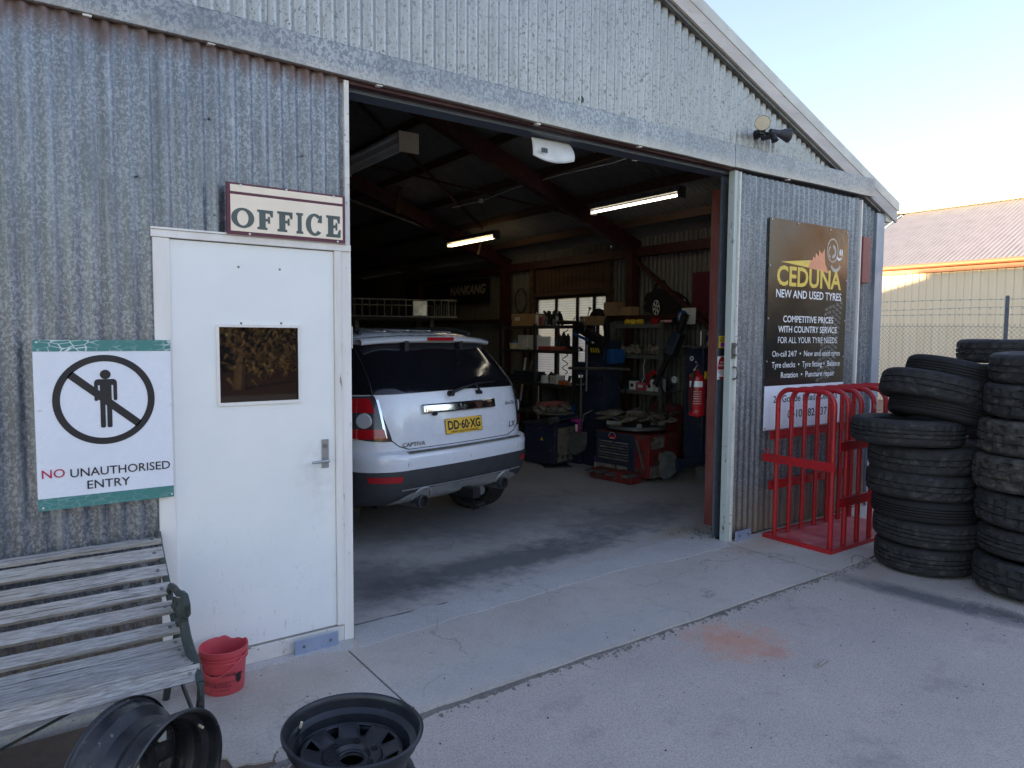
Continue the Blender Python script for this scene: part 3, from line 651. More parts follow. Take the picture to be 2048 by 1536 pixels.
# ================================================================ SIGNS
def plate(name,parent,x0,x1,z0,z1,y0,y1,mat,bev=0,**k):
    b=B(); b.box(x0,x1,min(y0,y1),max(y0,y1),z0,z1); return b.obj(name,mat,parent,0,bev,**k)
# OFFICE
so=thing('office_sign','cream OFFICE sign with maroon border above the office door','sign',(-.35,-.03,2.3))
plate('board',so,-.651,-.046,2.190,2.440,-.052,-.036,'maroon')
plate('face',so,-.634,-.062,2.207,2.383,-.0545,-.052,'sign_cream')
plate('face',so,-.634,-.062,2.397,2.430,-.0545,-.052,'sign_cream')
fo=fit_fn(-.0545)
def letter_mesh(ch):
    """heavy slab-serif capitals, drawn on a unit-high cell; returns list of polygons and rings"""
    P=[];G=[]
    st=.26; sr_=.13
    if ch=='I': P=[[(.08,0),(.52,0),(.52,.11),(.43,.13),(.43,.87),(.52,.89),(.52,1),(.08,1),(.08,.89),(.17,.87),(.17,.13),(.08,.11)]];w=.6
    if ch in 'FE':
        w=.80
        P=[[(.05,0),(.5,0) if ch=='F' else (.45,0),(.5,.10) if ch=='F' else (.45,.12),(.42,.13),(.42,.87),(.14,.87),(.14,.13),(.05,.11)],
           [(.05,.89),(.14,.87),(.42,.84),(.60,.84),(.66,.66),(.75,.66),(.76,1),(.05,1)],
           [(.42,.43),(.52,.43),(.53,.33),(.62,.33),(.62,.68),(.53,.68),(.52,.57),(.42,.57)]]
        if ch=='E': P.append([(.42,0),(.78,0),(.80,.36),(.71,.36),(.62,.15),(.42,.15)]); w=.86
    if ch in 'OC':
        w=1.06 if ch=='O' else .94; a0,a1=(0,2*PI) if ch=='O' else (R(48),R(318)); N=36; ring=[]
        for i in range(N):
            a=a0+(a1-a0)*i/N; c=a0+(a1-a0)*(i+1)/N
            f=lambda t,o:(.5*w+(.5*w if o else .5*w-.27)*math.cos(t),.5+(.53 if o else .40)*math.sin(t+(.0 if o else .0)))
            P.append([f(a,0),f(a,1),f(c,1),f(c,0)])
        if ch=='C': P.append([(.62,.62),(.86,.60),(.86,.97),(.78,.97),(.70,.86)])
    return P,w
lx=-.622; 
for ch,a,c in zip('OFFICE',(-.632,-.513,-.414,-.318,-.262,-.158),(-.522,-.425,-.326,-.270,-.168,-.066)):
    P,wd=letter_mesh(ch); b=B(); k=(c-a)/wd
    t=(a+.632)/.57; zb=2.226-.010*t; hh=.092+.024*t
    for p in P: b.prism([(a+u*k,zb+v*hh) for u,v in p],lambda u,v,d:(u,-.0548-d,v),.0012)
    b.obj('letter','green_ink',so)
for x,z in ((-.585,2.43),(-.36,2.434),(-.11,2.43),(-.545,2.197),(-.09,2.197)): b=B(); b.cyl((x,-.055,z),(x,-.058,z),.006,.005,8); b.obj('screw','white_plastic',so)
# NO UNAUTHORISED ENTRY
sn=thing('no_entry_sign','white and green NO UNAUTHORISED ENTRY sign with a crossed-out figure','sign',(-1.18,-.02,1.3))
plate('board',sn,-1.455,-.917,.930,1.672,-.050,-.043,'sign_white')
plate('band',sn,-1.455,-.917,1.622,1.672,-.0515,-.050,'crackle')
plate('band',sn,-1.455,-.917,.930,.983,-.0515,-.050,'crackle')
fn_=lambda u,v,d:(u,-.0505-d,v)
b=B(); ringpoly(b,-1.190,1.405,.201,.172,fn_,.0010,64)
cx,cz=-1.190,1.405; dx,dz=math.cos(R(-41)),math.sin(R(-41)); nx,nz=-dz,dx; hw=.0165
b.add([fn_(cx+dx*s*.178+nx*t*hw,cz+dz*s*.178+nz*t*hw,.0010) for s,t in ((-1,-1),(1,-1),(1,1),(-1,1))],[(0,1,2,3)])
b.obj('prohibition_ring','ink',sn)
b=B()
def pp(pts,d=.0014): b.add([fn_(u,v,d) for u,v in pts],[tuple(range(len(pts)))])
pp(circ(-1.187,1.518,.0215,.021,20))
pp([(-1.228,1.492),(-1.220,1.497),(-1.154,1.497),(-1.146,1.492),(-1.142,1.482),(-1.142,1.405),(-1.146,1.400),(-1.153,1.400),(-1.157,1.405),(-1.157,1.470),(-1.164,1.470),(-1.164,1.285),(-1.168,1.279),(-1.180,1.279),(-1.184,1.285),(-1.184,1.385),(-1.190,1.385),(-1.190,1.285),(-1.194,1.279),(-1.206,1.279),(-1.210,1.285),(-1.210,1.470),(-1.217,1.470),(-1.217,1.405),(-1.221,1.400),(-1.228,1.400),(-1.232,1.405),(-1.232,1.482)])
b.obj('figure','ink',sn)
fs=fit_fn(-.0515)
text('NO','red_ink',sn,fs,-1.438,-1.353,1.0715,.037,.006)
text('UNAUTHORISED','ink',sn,fs,-1.333,-.931,1.0665,.037,.006)
text('ENTRY','ink',sn,fs,-1.270,-1.100,1.0085,.037,.006)
for x,z in ((-1.44,1.662),(-.927,1.665),(-1.436,1.37),(-.918,1.37),(-1.437,.943),(-.926,.943)): b=B(); b.cyl((x,-.0515,z),(x,-.0545,z),.005,.004,8); b.obj('screw','white_plastic',sn)
# CEDUNA board
ce=thing('tyre_shop_sign','tall glossy black CEDUNA sign with yellow and white lettering','sign',(4.38,-.02,1.8))
plate('board',ce,3.760,5.000,1.287,2.725,-.020,-.014,'sign_black')
plate('address_panel',ce,3.757,4.998,.903,1.286,-.0205,-.0145,'sign_white')
fc=lambda u,v,d:(u,-.0208-d,v)
fx=fit_fn(-.0208)
sl=lambda z0,s:(lambda u,v,d:(u,-.0208-d,v+(u-3.88)*s))
text('CEDUNA','gold_ink',ce,fx,3.880,4.898,2.163,.162,.024,sp=1)
text('NEW AND USED TYRES','white_ink',ce,fx,3.876,4.909,2.056,.068,.016)
text('COMPETITIVE PRICES','white_ink',ce,fx,3.990,4.786,1.842,.056,.014)
text('WITH COUNTRY SERVICE','white_ink',ce,fx,3.922,4.852,1.752,.056,.014)
text('FOR ALL YOUR TYRE NEEDS','white_ink',ce,fx,3.924,4.858,1.658,.054,.0)
text('On-call 24/7  •  New and used tyres','white_ink',ce,fx,3.846,4.919,1.540,.050,.0)
text('Tyre checks  •  Tyre fitting •  Balance','white_ink',ce,fx,3.844,4.924,1.444,.050,.004)
text('Rotation  •  Puncture repair','white_ink',ce,fx,3.982,4.836,1.353,.050,.008)
text('20 Goode Road, Ceduna','ink',ce,fx,3.881,4.900,1.138,.060,.01)
text('0410 582 737','ink',ce,fx,4.102,4.731,.992,.070,.01)
b=B(); b.add([fc(u,v,.0004) for u,v in ((3.934,2.362),(4.372,2.402),(4.40,2.37),(4.345,2.335))],[(0,1,2,3)]); b.obj('flame','gold_ink',ce)
b=B(); fl=[(4.345,2.335),(4.372,2.402),(4.405,2.405),(4.42,2.44),(4.45,2.425),(4.46,2.475),(4.505,2.445),(4.515,2.505),(4.56,2.47),(4.60,2.52),(4.605,2.44),(4.62,2.38),(4.66,2.33),(4.70,2.30)]
c0=(4.50,2.36)
for i in range(len(fl)): b.add([fc(*p,.0005) for p in (c0,fl[i],fl[(i+1)%len(fl)])],[(0,1,2)])
b.obj('flame','salmon',ce)
b=B(); ringpoly(b,4.735,2.515,.112,.098,fc,.0005,40,sx=.85); ringpoly(b,4.74,2.505,.062,.030,fc,.0005,24,-1.9,1.6,.85); ringpoly(b,4.715,2.50,.062,.045,fc,.0005,20,1.9,4.4,.85)
ringpoly(b,4.79,2.47,.155,.120,fc,.0005,20,3.9,5.6,.75); ringpoly(b,4.80,2.56,.15,.144,fc,.0005,14,.0,1.0,.8); b.obj('tyre_emblem','pale_ink',ce)
b=B()
for x in (4.862,4.894): b.add([fc(u,v,.0006) for u,v in circ(x,2.505,.013,.034,16)],[tuple(range(16))])
b.add([fc(u,v,.0006) for u,v in ((4.80,2.475),(4.83,2.455),(4.86,2.452),(4.905,2.465),(4.87,2.432),(4.835,2.428),(4.81,2.445))],[tuple(range(7))]); b.obj('tyre_emblem','white_ink',ce)
b=B()   # tread print running down the right side
def trk(t): return 4.62+.30*(1-t)**2*.2-.10*t, 4.96-.02*t
for r_ in range(15):
    t=r_/15; z=2.02-.70*t; h=.030
    for k in range(5):
        x0=4.64-.12*t+k*.062; sk=.02*(k-2)
        b.add([fc(x0,z+sk,.0002),fc(x0+.052,z+sk+.012*(1 if k<2 else -1),.0002),fc(x0+.052,z+sk+.012*(1 if k<2 else -1)-h,.0002),fc(x0,z+sk-h,.0002)],[(0,1,2,3)])
b.obj('tread_print','dim_ink',ce)
for x,z in ((3.785,2.71),(4.17,2.708),(4.68,2.70),(4.97,2.70),(3.775,2.32),(4.98,2.25),(3.77,1.87),(4.98,1.87),(3.77,1.50),(4.98,1.53),(3.77,.92),(4.98,.92)):
    b=B(); b.cyl((x,-.0208,z),(x,-.026,z),.0085,.007,8); b.obj('screw','steel',ce)
# small box, stickers, floodlight
bx=B(); bx.box(5.245,5.385,-.035,.03,2.245,2.69); tag(bx.obj('junction_box','red_post',None,0,.004),'flat rust brown steel plate box fixed beside the white strip','box')
b=B()
for x in (5.272,5.325): b.box(x,x+.004,.0205,.026,1.9 if x>5.3 else 1.6,2.244)
o=b.obj('rust_streak','red_post',shed)
st=thing('warning_sticker','small yellow and purple notice on the grey door post','sticker',(3.36,.114,1.66))
plate('sheet',st,3.295,3.385,1.615,1.716,.111,.114,'yellow'); plate('picture',st,3.318,3.375,1.625,1.66,.1095,.111,'magenta')
text('ON/T','ink',st,lambda u,v,d:(u,.1105-d,v),3.312,3.37,1.693,.010,.01); text('MONEY','ink',st,lambda u,v,d:(u,.1105-d,v),3.305,3.375,1.672,.012,.01)
tag(plate('switch_cover',None,3.298,3.382,1.555,1.612,.100,.114,'black',.003),'black switch cover between the yellow and red notices','switch')
st=thing('extinguisher_sign','red and white ABE POWDER extinguisher sign on the post','sign',(3.35,.114,1.45))
plate('sheet',st,3.285,3.40,1.352,1.546,.111,.114,'white_ink')
b=B(); b.prism(circ(3.3425,1.445,.056,.098,28),lambda u,v,d:(u,.1105-d,v),.0008); b.obj('oval','red_paint',st)
plate('panel',st,3.290,3.396,1.375,1.435,.1085,.1095,'white_ink')
fp=lambda u,v,d:(u,.1090-d,v)
text('A:B:(E)','white_ink',st,fp,3.312,3.375,1.490,.012,.02); text('POWDER','white_ink',st,fp,3.298,3.388,1.462,.015,.03)
text('TURN OR PULL','red_ink',st,lambda u,v,d:(u,.108-d,v),3.297,3.388,1.418,.007,.01); text('SQUEEZE AIM','red_ink',st,lambda u,v,d:(u,.108-d,v),3.300,3.385,1.404,.007,.01); text('AT FIRE','red_ink',st,lambda u,v,d:(u,.108-d,v),3.315,3.37,1.390,.007,.01)
fl=thing('floodlight','twin floodlight with black housings under the sloping barge board','floodlight',(3.60,0,3.40))
b=B(); b.cyl((3.60,.04,3.39),(3.60,-.03,3.39),.035,.035,16); b.box(3.54,3.66,-.05,-.03,3.375,3.40); b.obj('base','black',fl,1)
b=B(); b.box(3.585,3.625,-.13,-.03,3.33,3.355); b.cyl((3.605,-.13,3.35),(3.605,-.15,3.30),.022,.03,12); b.obj('sensor','black',fl)
for sx,ax in ((-1,Vector((-.80,-.55,.02))),(1,Vector((.92,-.38,-.10)))):
    ax.normalize(); p=Vector((3.60+sx*.05,-.07,3.40)); q=p+ax*.09; e=q+ax*.085
    b=B(); b.cyl(p,q,.026,.028,16); b.cyl(q,e,.030,.060,24,False); h=b.obj('housing','dark_plastic',fl,1)
    b=B(); b.cyl(e-ax*.004,e+ax*.004,.058,.056,24); b.obj('lens','cream' if sx<0 else 'white_plastic',h,1)
b=B(); b.tube([(3.62,-.03,3.36),(3.66,-.02,3.30),(3.675,.0,3.2),(3.68,.03,3.16)],.004,6); b.obj('cable','white_plastic',fl,1)
# ================================================================ CARS
class Body:
    """car surface: for each height the plan outline is a rounded rectangle with a bowed tail"""
    def __init__(s,prof): s.p=prof     # rows z,half width,tail v,corner radius,nose v
    def row(s,z):
        p=s.p
        if z<=p[0][0]: return p[0][1:]
        for a,b in zip(p,p[1:]):
            if z<=b[0]:
                t=(z-a[0])/(b[0]-a[0]); return [x+(y-x)*t for x,y in zip(a[1:],b[1:])]
        return p[-1][1:]
    def at(s,a,z,off=0):
        hw,v0,rc,vf=s.row(z); w=hw-rc; sg=1 if a>=0 else -1; a=abs(a); L=rc*PI/2
        bow=lambda u:.07*(u/hw)**2
        if a<=w: u,v,nx,ny=a,v0+bow(a),.14*a/hw**2,-1
        elif a<=w+L:
            t=(a-w)/rc; u=w+rc*math.sin(t); v=v0+bow(w)+rc*(1-math.cos(t)); nx,ny=math.sin(t),-math.cos(t)
        else: u=hw; v=v0+bow(w)+rc+(a-w-L); nx,ny=1,0
        n=Vector((nx*sg,ny,0)).normalized()
        return Vector((sg*u,v,z))+n*off
    def side_a(s,v,z):
        hw,v0,rc,vf=s.row(z); w=hw-rc; return w+rc*PI/2+max(0,v-(v0+.07*(w/hw)**2+rc))
    def ring(s,z):
        hw,v0,rc,vf=s.row(z); w=hw-rc; L=rc*PI/2; out=[]
        rear=[-w-L*(1-k/8) for k in range(8)]+[-w+2*w*k/12 for k in range(13)]+[w+L*(k+1)/8 for k in range(8)]
        out=[s.at(a,z) for a in rear]
        va=out[-1].y
        for k in range(1,9): out.append(Vector((hw,va+(vf-.45-va)*k/9,z)))
        rf=min(.45,hw*.9)
        for k in range(9): t=PI/2*k/8; out.append(Vector((hw-rf+rf*math.cos(t),vf-.45+.45*math.sin(t),z)))
        for k in range(9): t=PI/2*k/8; out.append(Vector((-(hw-rf)-rf*math.sin(t),vf-.45+.45*math.cos(t),z)))
        for k in range(8,0,-1): out.append(Vector((-hw,va+(vf-.45-va)*k/9,z)))
        return out
    def loft(s,zs,cap0=True,cap1=True,dome=0):
        b=B(); n=None
        for z in zs:
            r=s.ring(z); n=len(r); b.v+=[tuple(p) for p in r]
        K=len(zs)
        b.f+=[(j*n+i,j*n+(i+1)%n,(j+1)*n+(i+1)%n,(j+1)*n+i) for j in range(K-1) for i in range(n)]
        if cap0: b.f.append(tuple(range(n-1,-1,-1)))
        if cap1:
            # roof closes in rings towards its middle
            top=s.ring(zs[-1]); cen=sum(top,Vector())/n; o=(K-1)*n
            for q,(k,h) in enumerate(((.75,.35),(.4,.8),(.1,1.0))):
                b.v+=[tuple(cen+(p-cen)*k+Vector((0,0,dome*h))) for p in top]
                o2=len(b.v)-n; b.f+=[(o+i,o+(i+1)%n,o2+(i+1)%n,o2+i) for i in range(n)]; o=o2
            b.f.append(tuple(range(o,o+n)))
        return b
    def patch(s,a0,a1,zb,zt,off=.005,nu=24,nv=6):
        """panel lying on the body between arcs a0..a1; bounds may be functions of t=0..1"""
        F=lambda q,t:q(t) if callable(q) else q
        def fn(u,v):
            A0,A1=(F(a0,v),F(a1,v)); a=A0+(A1-A0)*u; z=F(zb,u)+(F(zt,u)-F(zb,u))*v; return s.at(a,z,off)
        return B().grid(fn,nu,nv)
    def line(s,pts,off=.004,r=.003):
        out=[]
        for (a,z),(a2,z2) in zip(pts,pts[1:]):
            n=max(2,int(math.hypot(a2-a,z2-z)/.04))
            out+=[s.at(a+(a2-a)*k/n,z+(z2-z)*k/n,off-r) for k in range(n)]
        out.append(s.at(*pts[-1],off-r)); return B().tube(out,r,6)
def wheel_parts(root,xs,ys,r=.355,w=.225,rim='silver_plastic'):
    for y in ys:
        for s in (-1,1):
            cx=s*xs
            m=Matrix.Translation((cx,y,r))@Matrix.Rotation(PI/2,4,'Y')
            prof=[(r*.62,-w*.42),(r*.80,-w*.52),(r*.93,-w*.5),(r*.985,-w*.40)]
            for g in range(4):
                z=-w*.34+g*w*.225; prof+=[(r,z-.012),(r,z+.012),(r*.982,z+.014),(r*.982,z+.022)] if g<3 else [(r,z-.012),(r,z+.01)]
            prof+=[(r*.985,w*.40),(r*.93,w*.5),(r*.80,w*.52),(r*.62,w*.42)]
            o=B().lathe(prof,48,m).obj('wheel','rubber',root,1)
            b=B(); b.lathe([(r*.62,w*.42*s),(r*.60,w*.2*s),(r*.2,w*.3*s),(.01,w*.32*s)],30,m)
            b.obj('rim',rim,o,1)
TAILP=[(.36,.86,.20,.30,4.45),(.42,.90,.09,.30,4.50),(.50,.915,.045,.32,4.55),(.62,.925,.02,.33,4.60),(.74,.925,.015,.33,4.62),(.780,.925,.03,.33,4.60),
 (.80,.924,.085,.34,4.58),(.90,.922,.085,.34,4.5),(1.0,.915,.10,.34,4.3),(1.10,.905,.115,.34,3.9),(1.22,.885,.14,.34,3.55),(1.28,.865,.17,.33,3.40),(1.40,.815,.26,.31,3.2),(1.50,.765,.35,.29,3.0),(1.58,.715,.42,.27,2.8),(1.62,.68,.46,.26,2.7),(1.66,.61,.52,.25,2.5),(1.685,.50,.66,.25,2.3)]
car=thing('parked_car','white station wagon with tinted rear glass parked inside the shed','car',(0,0,0))
bd=Body(TAILP)
bd.loft([.60,.64,.70,.74,.78,.80,.84,.90,1.0,1.1,1.2,1.28,1.34,1.40,1.45,1.5,1.54,1.58,1.62,1.645,1.66,1.675,1.685],True,True,.035).obj('body','white_car',car,50)
bl=Body([(a,b_+.004,c-.004,d,e+.004) for a,b_,c,d,e in TAILP]); bl.loft([.385,.41,.45,.5,.56,.62,.655],True,True,0).obj('bumper_cladding','dark_plastic',car,50)
b=bd.patch(-.70,.70,lambda u:.385,lambda u:.50-.10*abs(2*u-1)**6,.016,30,5)
o=b.obj('bumper_skid_panel','silver_plastic',car,1)
bd.patch(-.66,.66,.505,.515,.020,30,1).obj('bumper_skid_panel','silver_plastic',car,1)
for a in (-.19,.22): bd.patch(a,a+.13,.42,.475,.021,4,3).obj('sensor_cover','silver_plastic',car)
# rear glass and pillars
zb=lambda u:1.262-.02*math.sin(PI*u)
bd.patch(lambda v:-.985+.05*v,lambda v:.985-.05*v,lambda u:1.212+.012*(1-abs(2*u-1)),lambda u:1.575+.02*math.sin(PI*u),.004,44,10).obj('rear_window','glass_dark',car,1)
for s in (-1,1):
    A=lambda v,z: s*bd.side_a(v,z)
    b=B().grid(lambda u,v: bd.at(s*(bd.side_a(.75+1.9*u,1.21+.32*v)),1.21+.32*v,.004),12,5); b.obj('side_window','glass_dark',car,1)
    bd.line([(s*.80,1.21),(s*.745,1.58)],.009,.006).obj('window_seal','black',car)
# spoiler, stop lamp, brackets
sp=B(); N=30
def spf(u,v):
    x=-.70+1.40*u; e=abs(2*u-1)
    y0=.37+.10*e**3; zc=1.612-.03*e**3
    prof=[(y0+.12,zc+.045),(y0+.03,zc+.036),(y0,zc+.018),(y0+.012,zc-.006),(y0+.10,zc-.018)]
    k=v*4; i=min(3,int(k)); t=k-i; p,q=prof[i],prof[i+1]; return Vector((x,p[0]+(q[0]-p[0])*t,p[1]+(q[1]-p[1])*t))
spo=sp.grid(spf,N,8).obj('spoiler','white_car',car,60)
b=B(); b.box(-.13,.155,.357,.372,1.612,1.640); b.obj('stop_lamp','lamp_red',spo,0,.004)
for x in (-.33,.27): b=B(); b.box(x-.02,x+.02,.385,.47,1.525,1.61,Matrix()); b.obj('hinge','black',spo,0,.004)
# tailgate lines
tg=[(-.80,1.21),(-.715,.89),(-.64,.83),(-.55,.80),(.55,.80),(.64,.83),(.715,.89),(.80,1.21)]
bd.line(tg,.0035,.0038).obj('tailgate_seam','black',car)
bd.patch(-.33,.40,.85,1.04,.0015,12,4).obj('plate_recess','white_car',car)
bd.patch(-.60,.66,.779,.792,.014,30,2).obj('scuff_plate','dull_steel',car,1)
ch=bd.patch(-.41,.38,1.058,1.128,.026,20,5); cho=ch.obj('tailgate_handle','chrome',car,1); md=cho.modifiers.new('s','SOLIDIFY'); md.thickness=.03
b=B(); b.cyl(bd.at(0,1.096,.026),bd.at(0,1.096,.031),.030,.028,24); b.obj('emblem','chrome',cho,1)
b=B(); ringpoly(b,0,1.096,.026,.022,lambda u,v,d:bd.at(u,v,.0325),0,24)
b.add([bd.at(u,v,.0325) for u,v in ((-.012,1.082),(-.002,1.10),(-.008,1.112),(.006,1.114),(.012,1.102),(.006,1.088))],[tuple(range(6))]); b.obj('emblem_relief','dull_steel',cho)
b=B(); b.cyl(bd.at(-.30,1.052,.006),bd.at(-.30,1.052,.03),.02,.016,12); b.obj('camera_lens','black',car)
# number plate
pl=bd.patch(-.205,.205,.880,1.000,.012,6,3); plo=pl.obj('number_plate','yellow_plate',car); 
fpl=lambda u,v,d:bd.at(u,v,.0135+d)
text('DD·60·XG','ink',plo,fpl,-.180,.182,.915,.066,.030)
text('NEW SOUTH WALES','ink',plo,fpl,-.15,.15,.888,.015,.012)
b=B(); 
for q in ((-.205,.205,.880,.884),(-.205,.205,.996,1.0),(-.205,-.201,.884,.996),(.201,.205,.884,.996)): b.add([fpl(u,v,0) for u,v in ((q[0],q[2]),(q[1],q[2]),(q[1],q[3]),(q[0],q[3]))],[(0,1,2,3)])
b.obj('plate_border','ink',plo)
fb=lambda u,v,d:bd.at(u,v,.006+d)
text('CAPTIVA','dull_steel',car,fb,-.615,-.405,.822,.030,.02,'badge'); text('LX','dull_steel',car,fb,.565,.665,.868,.048,.02,'badge',.3); text('EcoTec','dull_steel',car,fb,.545,.70,1.062,.028,.015,'badge',.2)
# wiper
b=B(); p=[bd.at(-.10,1.205,.02),bd.at(0,1.235,.04),bd.at(.18,1.26,.035),bd.at(.45,1.265,.012)]; b.tube(p,lambda t:.016-.009*t,8); b.cyl(bd.at(-.115,1.195,.0),bd.at(-.115,1.195,.045),.024,.02,12); b.obj('wiper','black',car,1)
b=B(); b.cyl(bd.at(.20,1.19,0),bd.at(.20,1.19,.05),.018,.015,10); b.bar(bd.at(.20,1.19,.04),bd.at(.18,1.26,.035),.02,.015); b.obj('wiper_stop','black',car)
# lamps
for s in (-1,1):
    lo=lambda t:.97+.02*t; 
    def lamp(a0,a1,z0,z1,off,mat,parent,nm): return bd.patch(lambda v:s*(a0(v) if callable(a0) else a0),lambda v:s*(a1(v) if callable(a1) else a1),z0,z1,off,10,8).obj(nm,mat,parent,1)
    inner=lambda v:.708+.085*v**1.4
    lm=lamp(inner,lambda v:1.12+.10*v,lambda u:.872+.06*u**2,lambda u:1.208-.015*u,.006,'lamp_dark',car,'tail_lamp')
    lamp(lambda v:.80+.02*v,lambda v:1.06,1.085,1.19,.013,'lamp_red',lm,'lens')
    lamp(lambda v:.74+.01*v,lambda v:.98,.895,.965,.013,'lamp_red',lm,'lens')
    b=B(); c=bd.at(s*.885,1.025,.006); n=(bd.at(s*.885,1.025,1)-bd.at(s*.885,1.025,0)).normalized(); b.cyl(c,c+n*.014,.060,.052,24); b.obj('reflector_bowl','lamp_clear',lm,1)
    lamp(lambda v:.735+.025*v,lambda v:.752+.025*v,.90,1.18,.011,'chrome',lm,'trim_strip')
    bd.line([(s*.700,.872),(s*.72,.95),(s*.79,1.205)],.009,.005).obj('seal','black',lm)
    bd.patch(lambda v:s*.66,lambda v:s*(.90+.02*v),lambda u:.568+.008*u,lambda u:.618+.004*u,.010,8,3).obj('reflector','lamp_red',car,1)
    b=B(); c=Vector((s*.455,.085,.395)); b.lathe([(.043,-.03),(.050,-.028),(.050,.0),(.052,.06)],24,Matrix.Translation(c)@Matrix.Rotation(-PI/2,4,'X')@Matrix.Scale(1,4)); ex=b.obj('exhaust_tip','dark_plastic',car,1)
    b=B(); b.cyl(c+Vector((0,-.0,0)),c+Vector((0,.01,0)),.045,.045,24); b.obj('bore','black',ex)
    b=B(); b.cyl(c+Vector((0,.01,-.005)),c+Vector((0,.4,-.02)),.05,.05,16); b.obj('exhaust_pipe','dull_steel',car,1)
    b=B(); r=[bd.at(s*.455+.085*math.cos(t),.42+.085*math.sin(t),.018) for t in [PI*k/10 for k in range(11)]]; b.tube(r,.010,6); b.obj('exhaust_surround','silver_plastic',car,1)
    bd.line([(s*1.0,1.25),(s*.93,1.45),(s*.86,1.60)],.003,.003).obj('pillar_seam','dull_steel',car)
    b=B(); pts=[Vector((s*.60,.62+.1*k,1.668+.05*math.sin(min(1,k/3)*PI/2)-(.02 if k>14 else 0))) for k in range(17)]; b.tube(pts,.017,8); b.obj('roof_rail','dark_plastic',car,1)
for a in (-.60,.02,.62): b=B(); b.cyl(bd.at(a,.70,.0),bd.at(a,.70,.005),.016,.016,16); b.obj('parking_sensor','white_plastic',car,1)
for x in (-.36,-.12,.12,.36):
    b=B(); b.bar((x,.62,1.700-.02*abs(x)*2),(x*1.02,2.2,1.726-.02*abs(x)*2),.022,.008); b.obj('roof_rib','white_car',car)
tb=B(); tb.box(-.04,.04,-.06,.20,.36,.44); to=tb.obj('tow_hitch','black',car,0,.004)
b=B(); b.box(-.025,.025,-.064,-.05,.375,.425); b.obj('receiver_mouth','ink',to)
b=B(); b.box(-.05,.05,-.10,.12,.305,.325); b.tube([(-.03,-.02,.30),(-.03,-.05,.275),(.03,-.05,.275),(.03,-.02,.30)],.008,6); b.obj('safety_loop','black',to)
b=B(); b.cyl((.10,-.02,.40),(.10,.05,.40),.035,.035,14); b.obj('trailer_socket','dull_steel',to)
wheel_parts(car,.845,(.80,3.55),.37)
b=B(); b.box(-.66,.66,.35,4.3,.33,.42); b.obj('underbody','black',car)
car.scale=(1.045,1.045,1.03); car.location=(1.56,1.21,0); car.rotation_euler=(0,0,R(13.6))
# dark four wheel drive in front, carrying a basket
c2=thing('parked_car','dark four wheel drive behind the white wagon, roof basket on top','car',(0,0,0))
P2=[(.45,.90,.06,.14,4.6),(.70,.93,.02,.14,4.65),(1.05,.93,.02,.14,4.6),(1.10,.92,.04,.14,3.3),(1.3,.90,.08,.14,3.1),(1.6,.84,.16,.15,2.9),(1.74,.80,.20,.15,2.75),(1.78,.70,.30,.15,2.6)]
b2=Body(P2); b2.loft([.45,.6,.8,1.05,1.08,1.10,1.2,1.3,1.45,1.6,1.7,1.76,1.78],True,True,.02).obj('body','navy',c2,50)
b2.patch(-.74,.74,1.15,1.62,.005,16,6).obj('rear_window','glass_dark',c2,1)
for s in (-1,1):
    B().grid(lambda u,v: b2.at(s*b2.side_a(.5+2.0*u,1.15+.45*v),1.15+.45*v,.004),10,5).obj('side_window','glass_dark',c2,1)
    b2.patch(s*.86,s*.93,.85,1.05,.008,4,4).obj('tail_lamp','lamp_red',c2)
wheel_parts(c2,.80,(.95,3.7),.38)
c2.location=(3.05,5.35,0); c2.rotation_euler=(0,0,R(-18))
rk=thing('roof_basket','silver and black tube roof basket carrying a small plate','roof rack',(0,0,0))
for z,r in ((1.975,.013),(2.215,.013)):
    b=B(); b.tube([(-.84,0,z),(.84,0,z),(.84,1.9,z),(-.84,1.9,z)],r,8,True); b.obj('rail','dull_steel',rk,1)
for k in range(17):
    x=-.82+k*.1025
    b=B(); b.cyl((x,0,1.975),(x,0,2.215),.007 if k%3 else .010,None,6); b.obj('upright','dull_steel',rk)
for k in range(10):
    for s in (-1,1): b=B(); b.cyl((s*.84,.19*k+.1,1.975),(s*.84,.19*k+.1,2.215),.008,None,6); b.obj('upright','dull_steel',rk)
for k in range(9): b=B(); b.box(-.82,.82,.1+.21*k,.15+.21*k,1.955,1.970); b.obj('floor_slat','black',rk)
for x in (-.55,.55):
    for y in (.35,1.5): b=B(); b.box(x-.03,x+.03,y,y+.08,1.80,1.955); b.obj('mount','black',rk)
b=B(); b.box(.20,.40,-.03,-.018,1.99,2.20); b.obj('plate','steel',rk,0,.003)
rk.location=(3.05,5.5,0); rk.rotation_euler=(0,0,R(-18))
# ================================================================ PARK BENCH
bench=thing('park_bench','weathered grey timber slat bench with green cast iron ends','bench',(0,0,0))
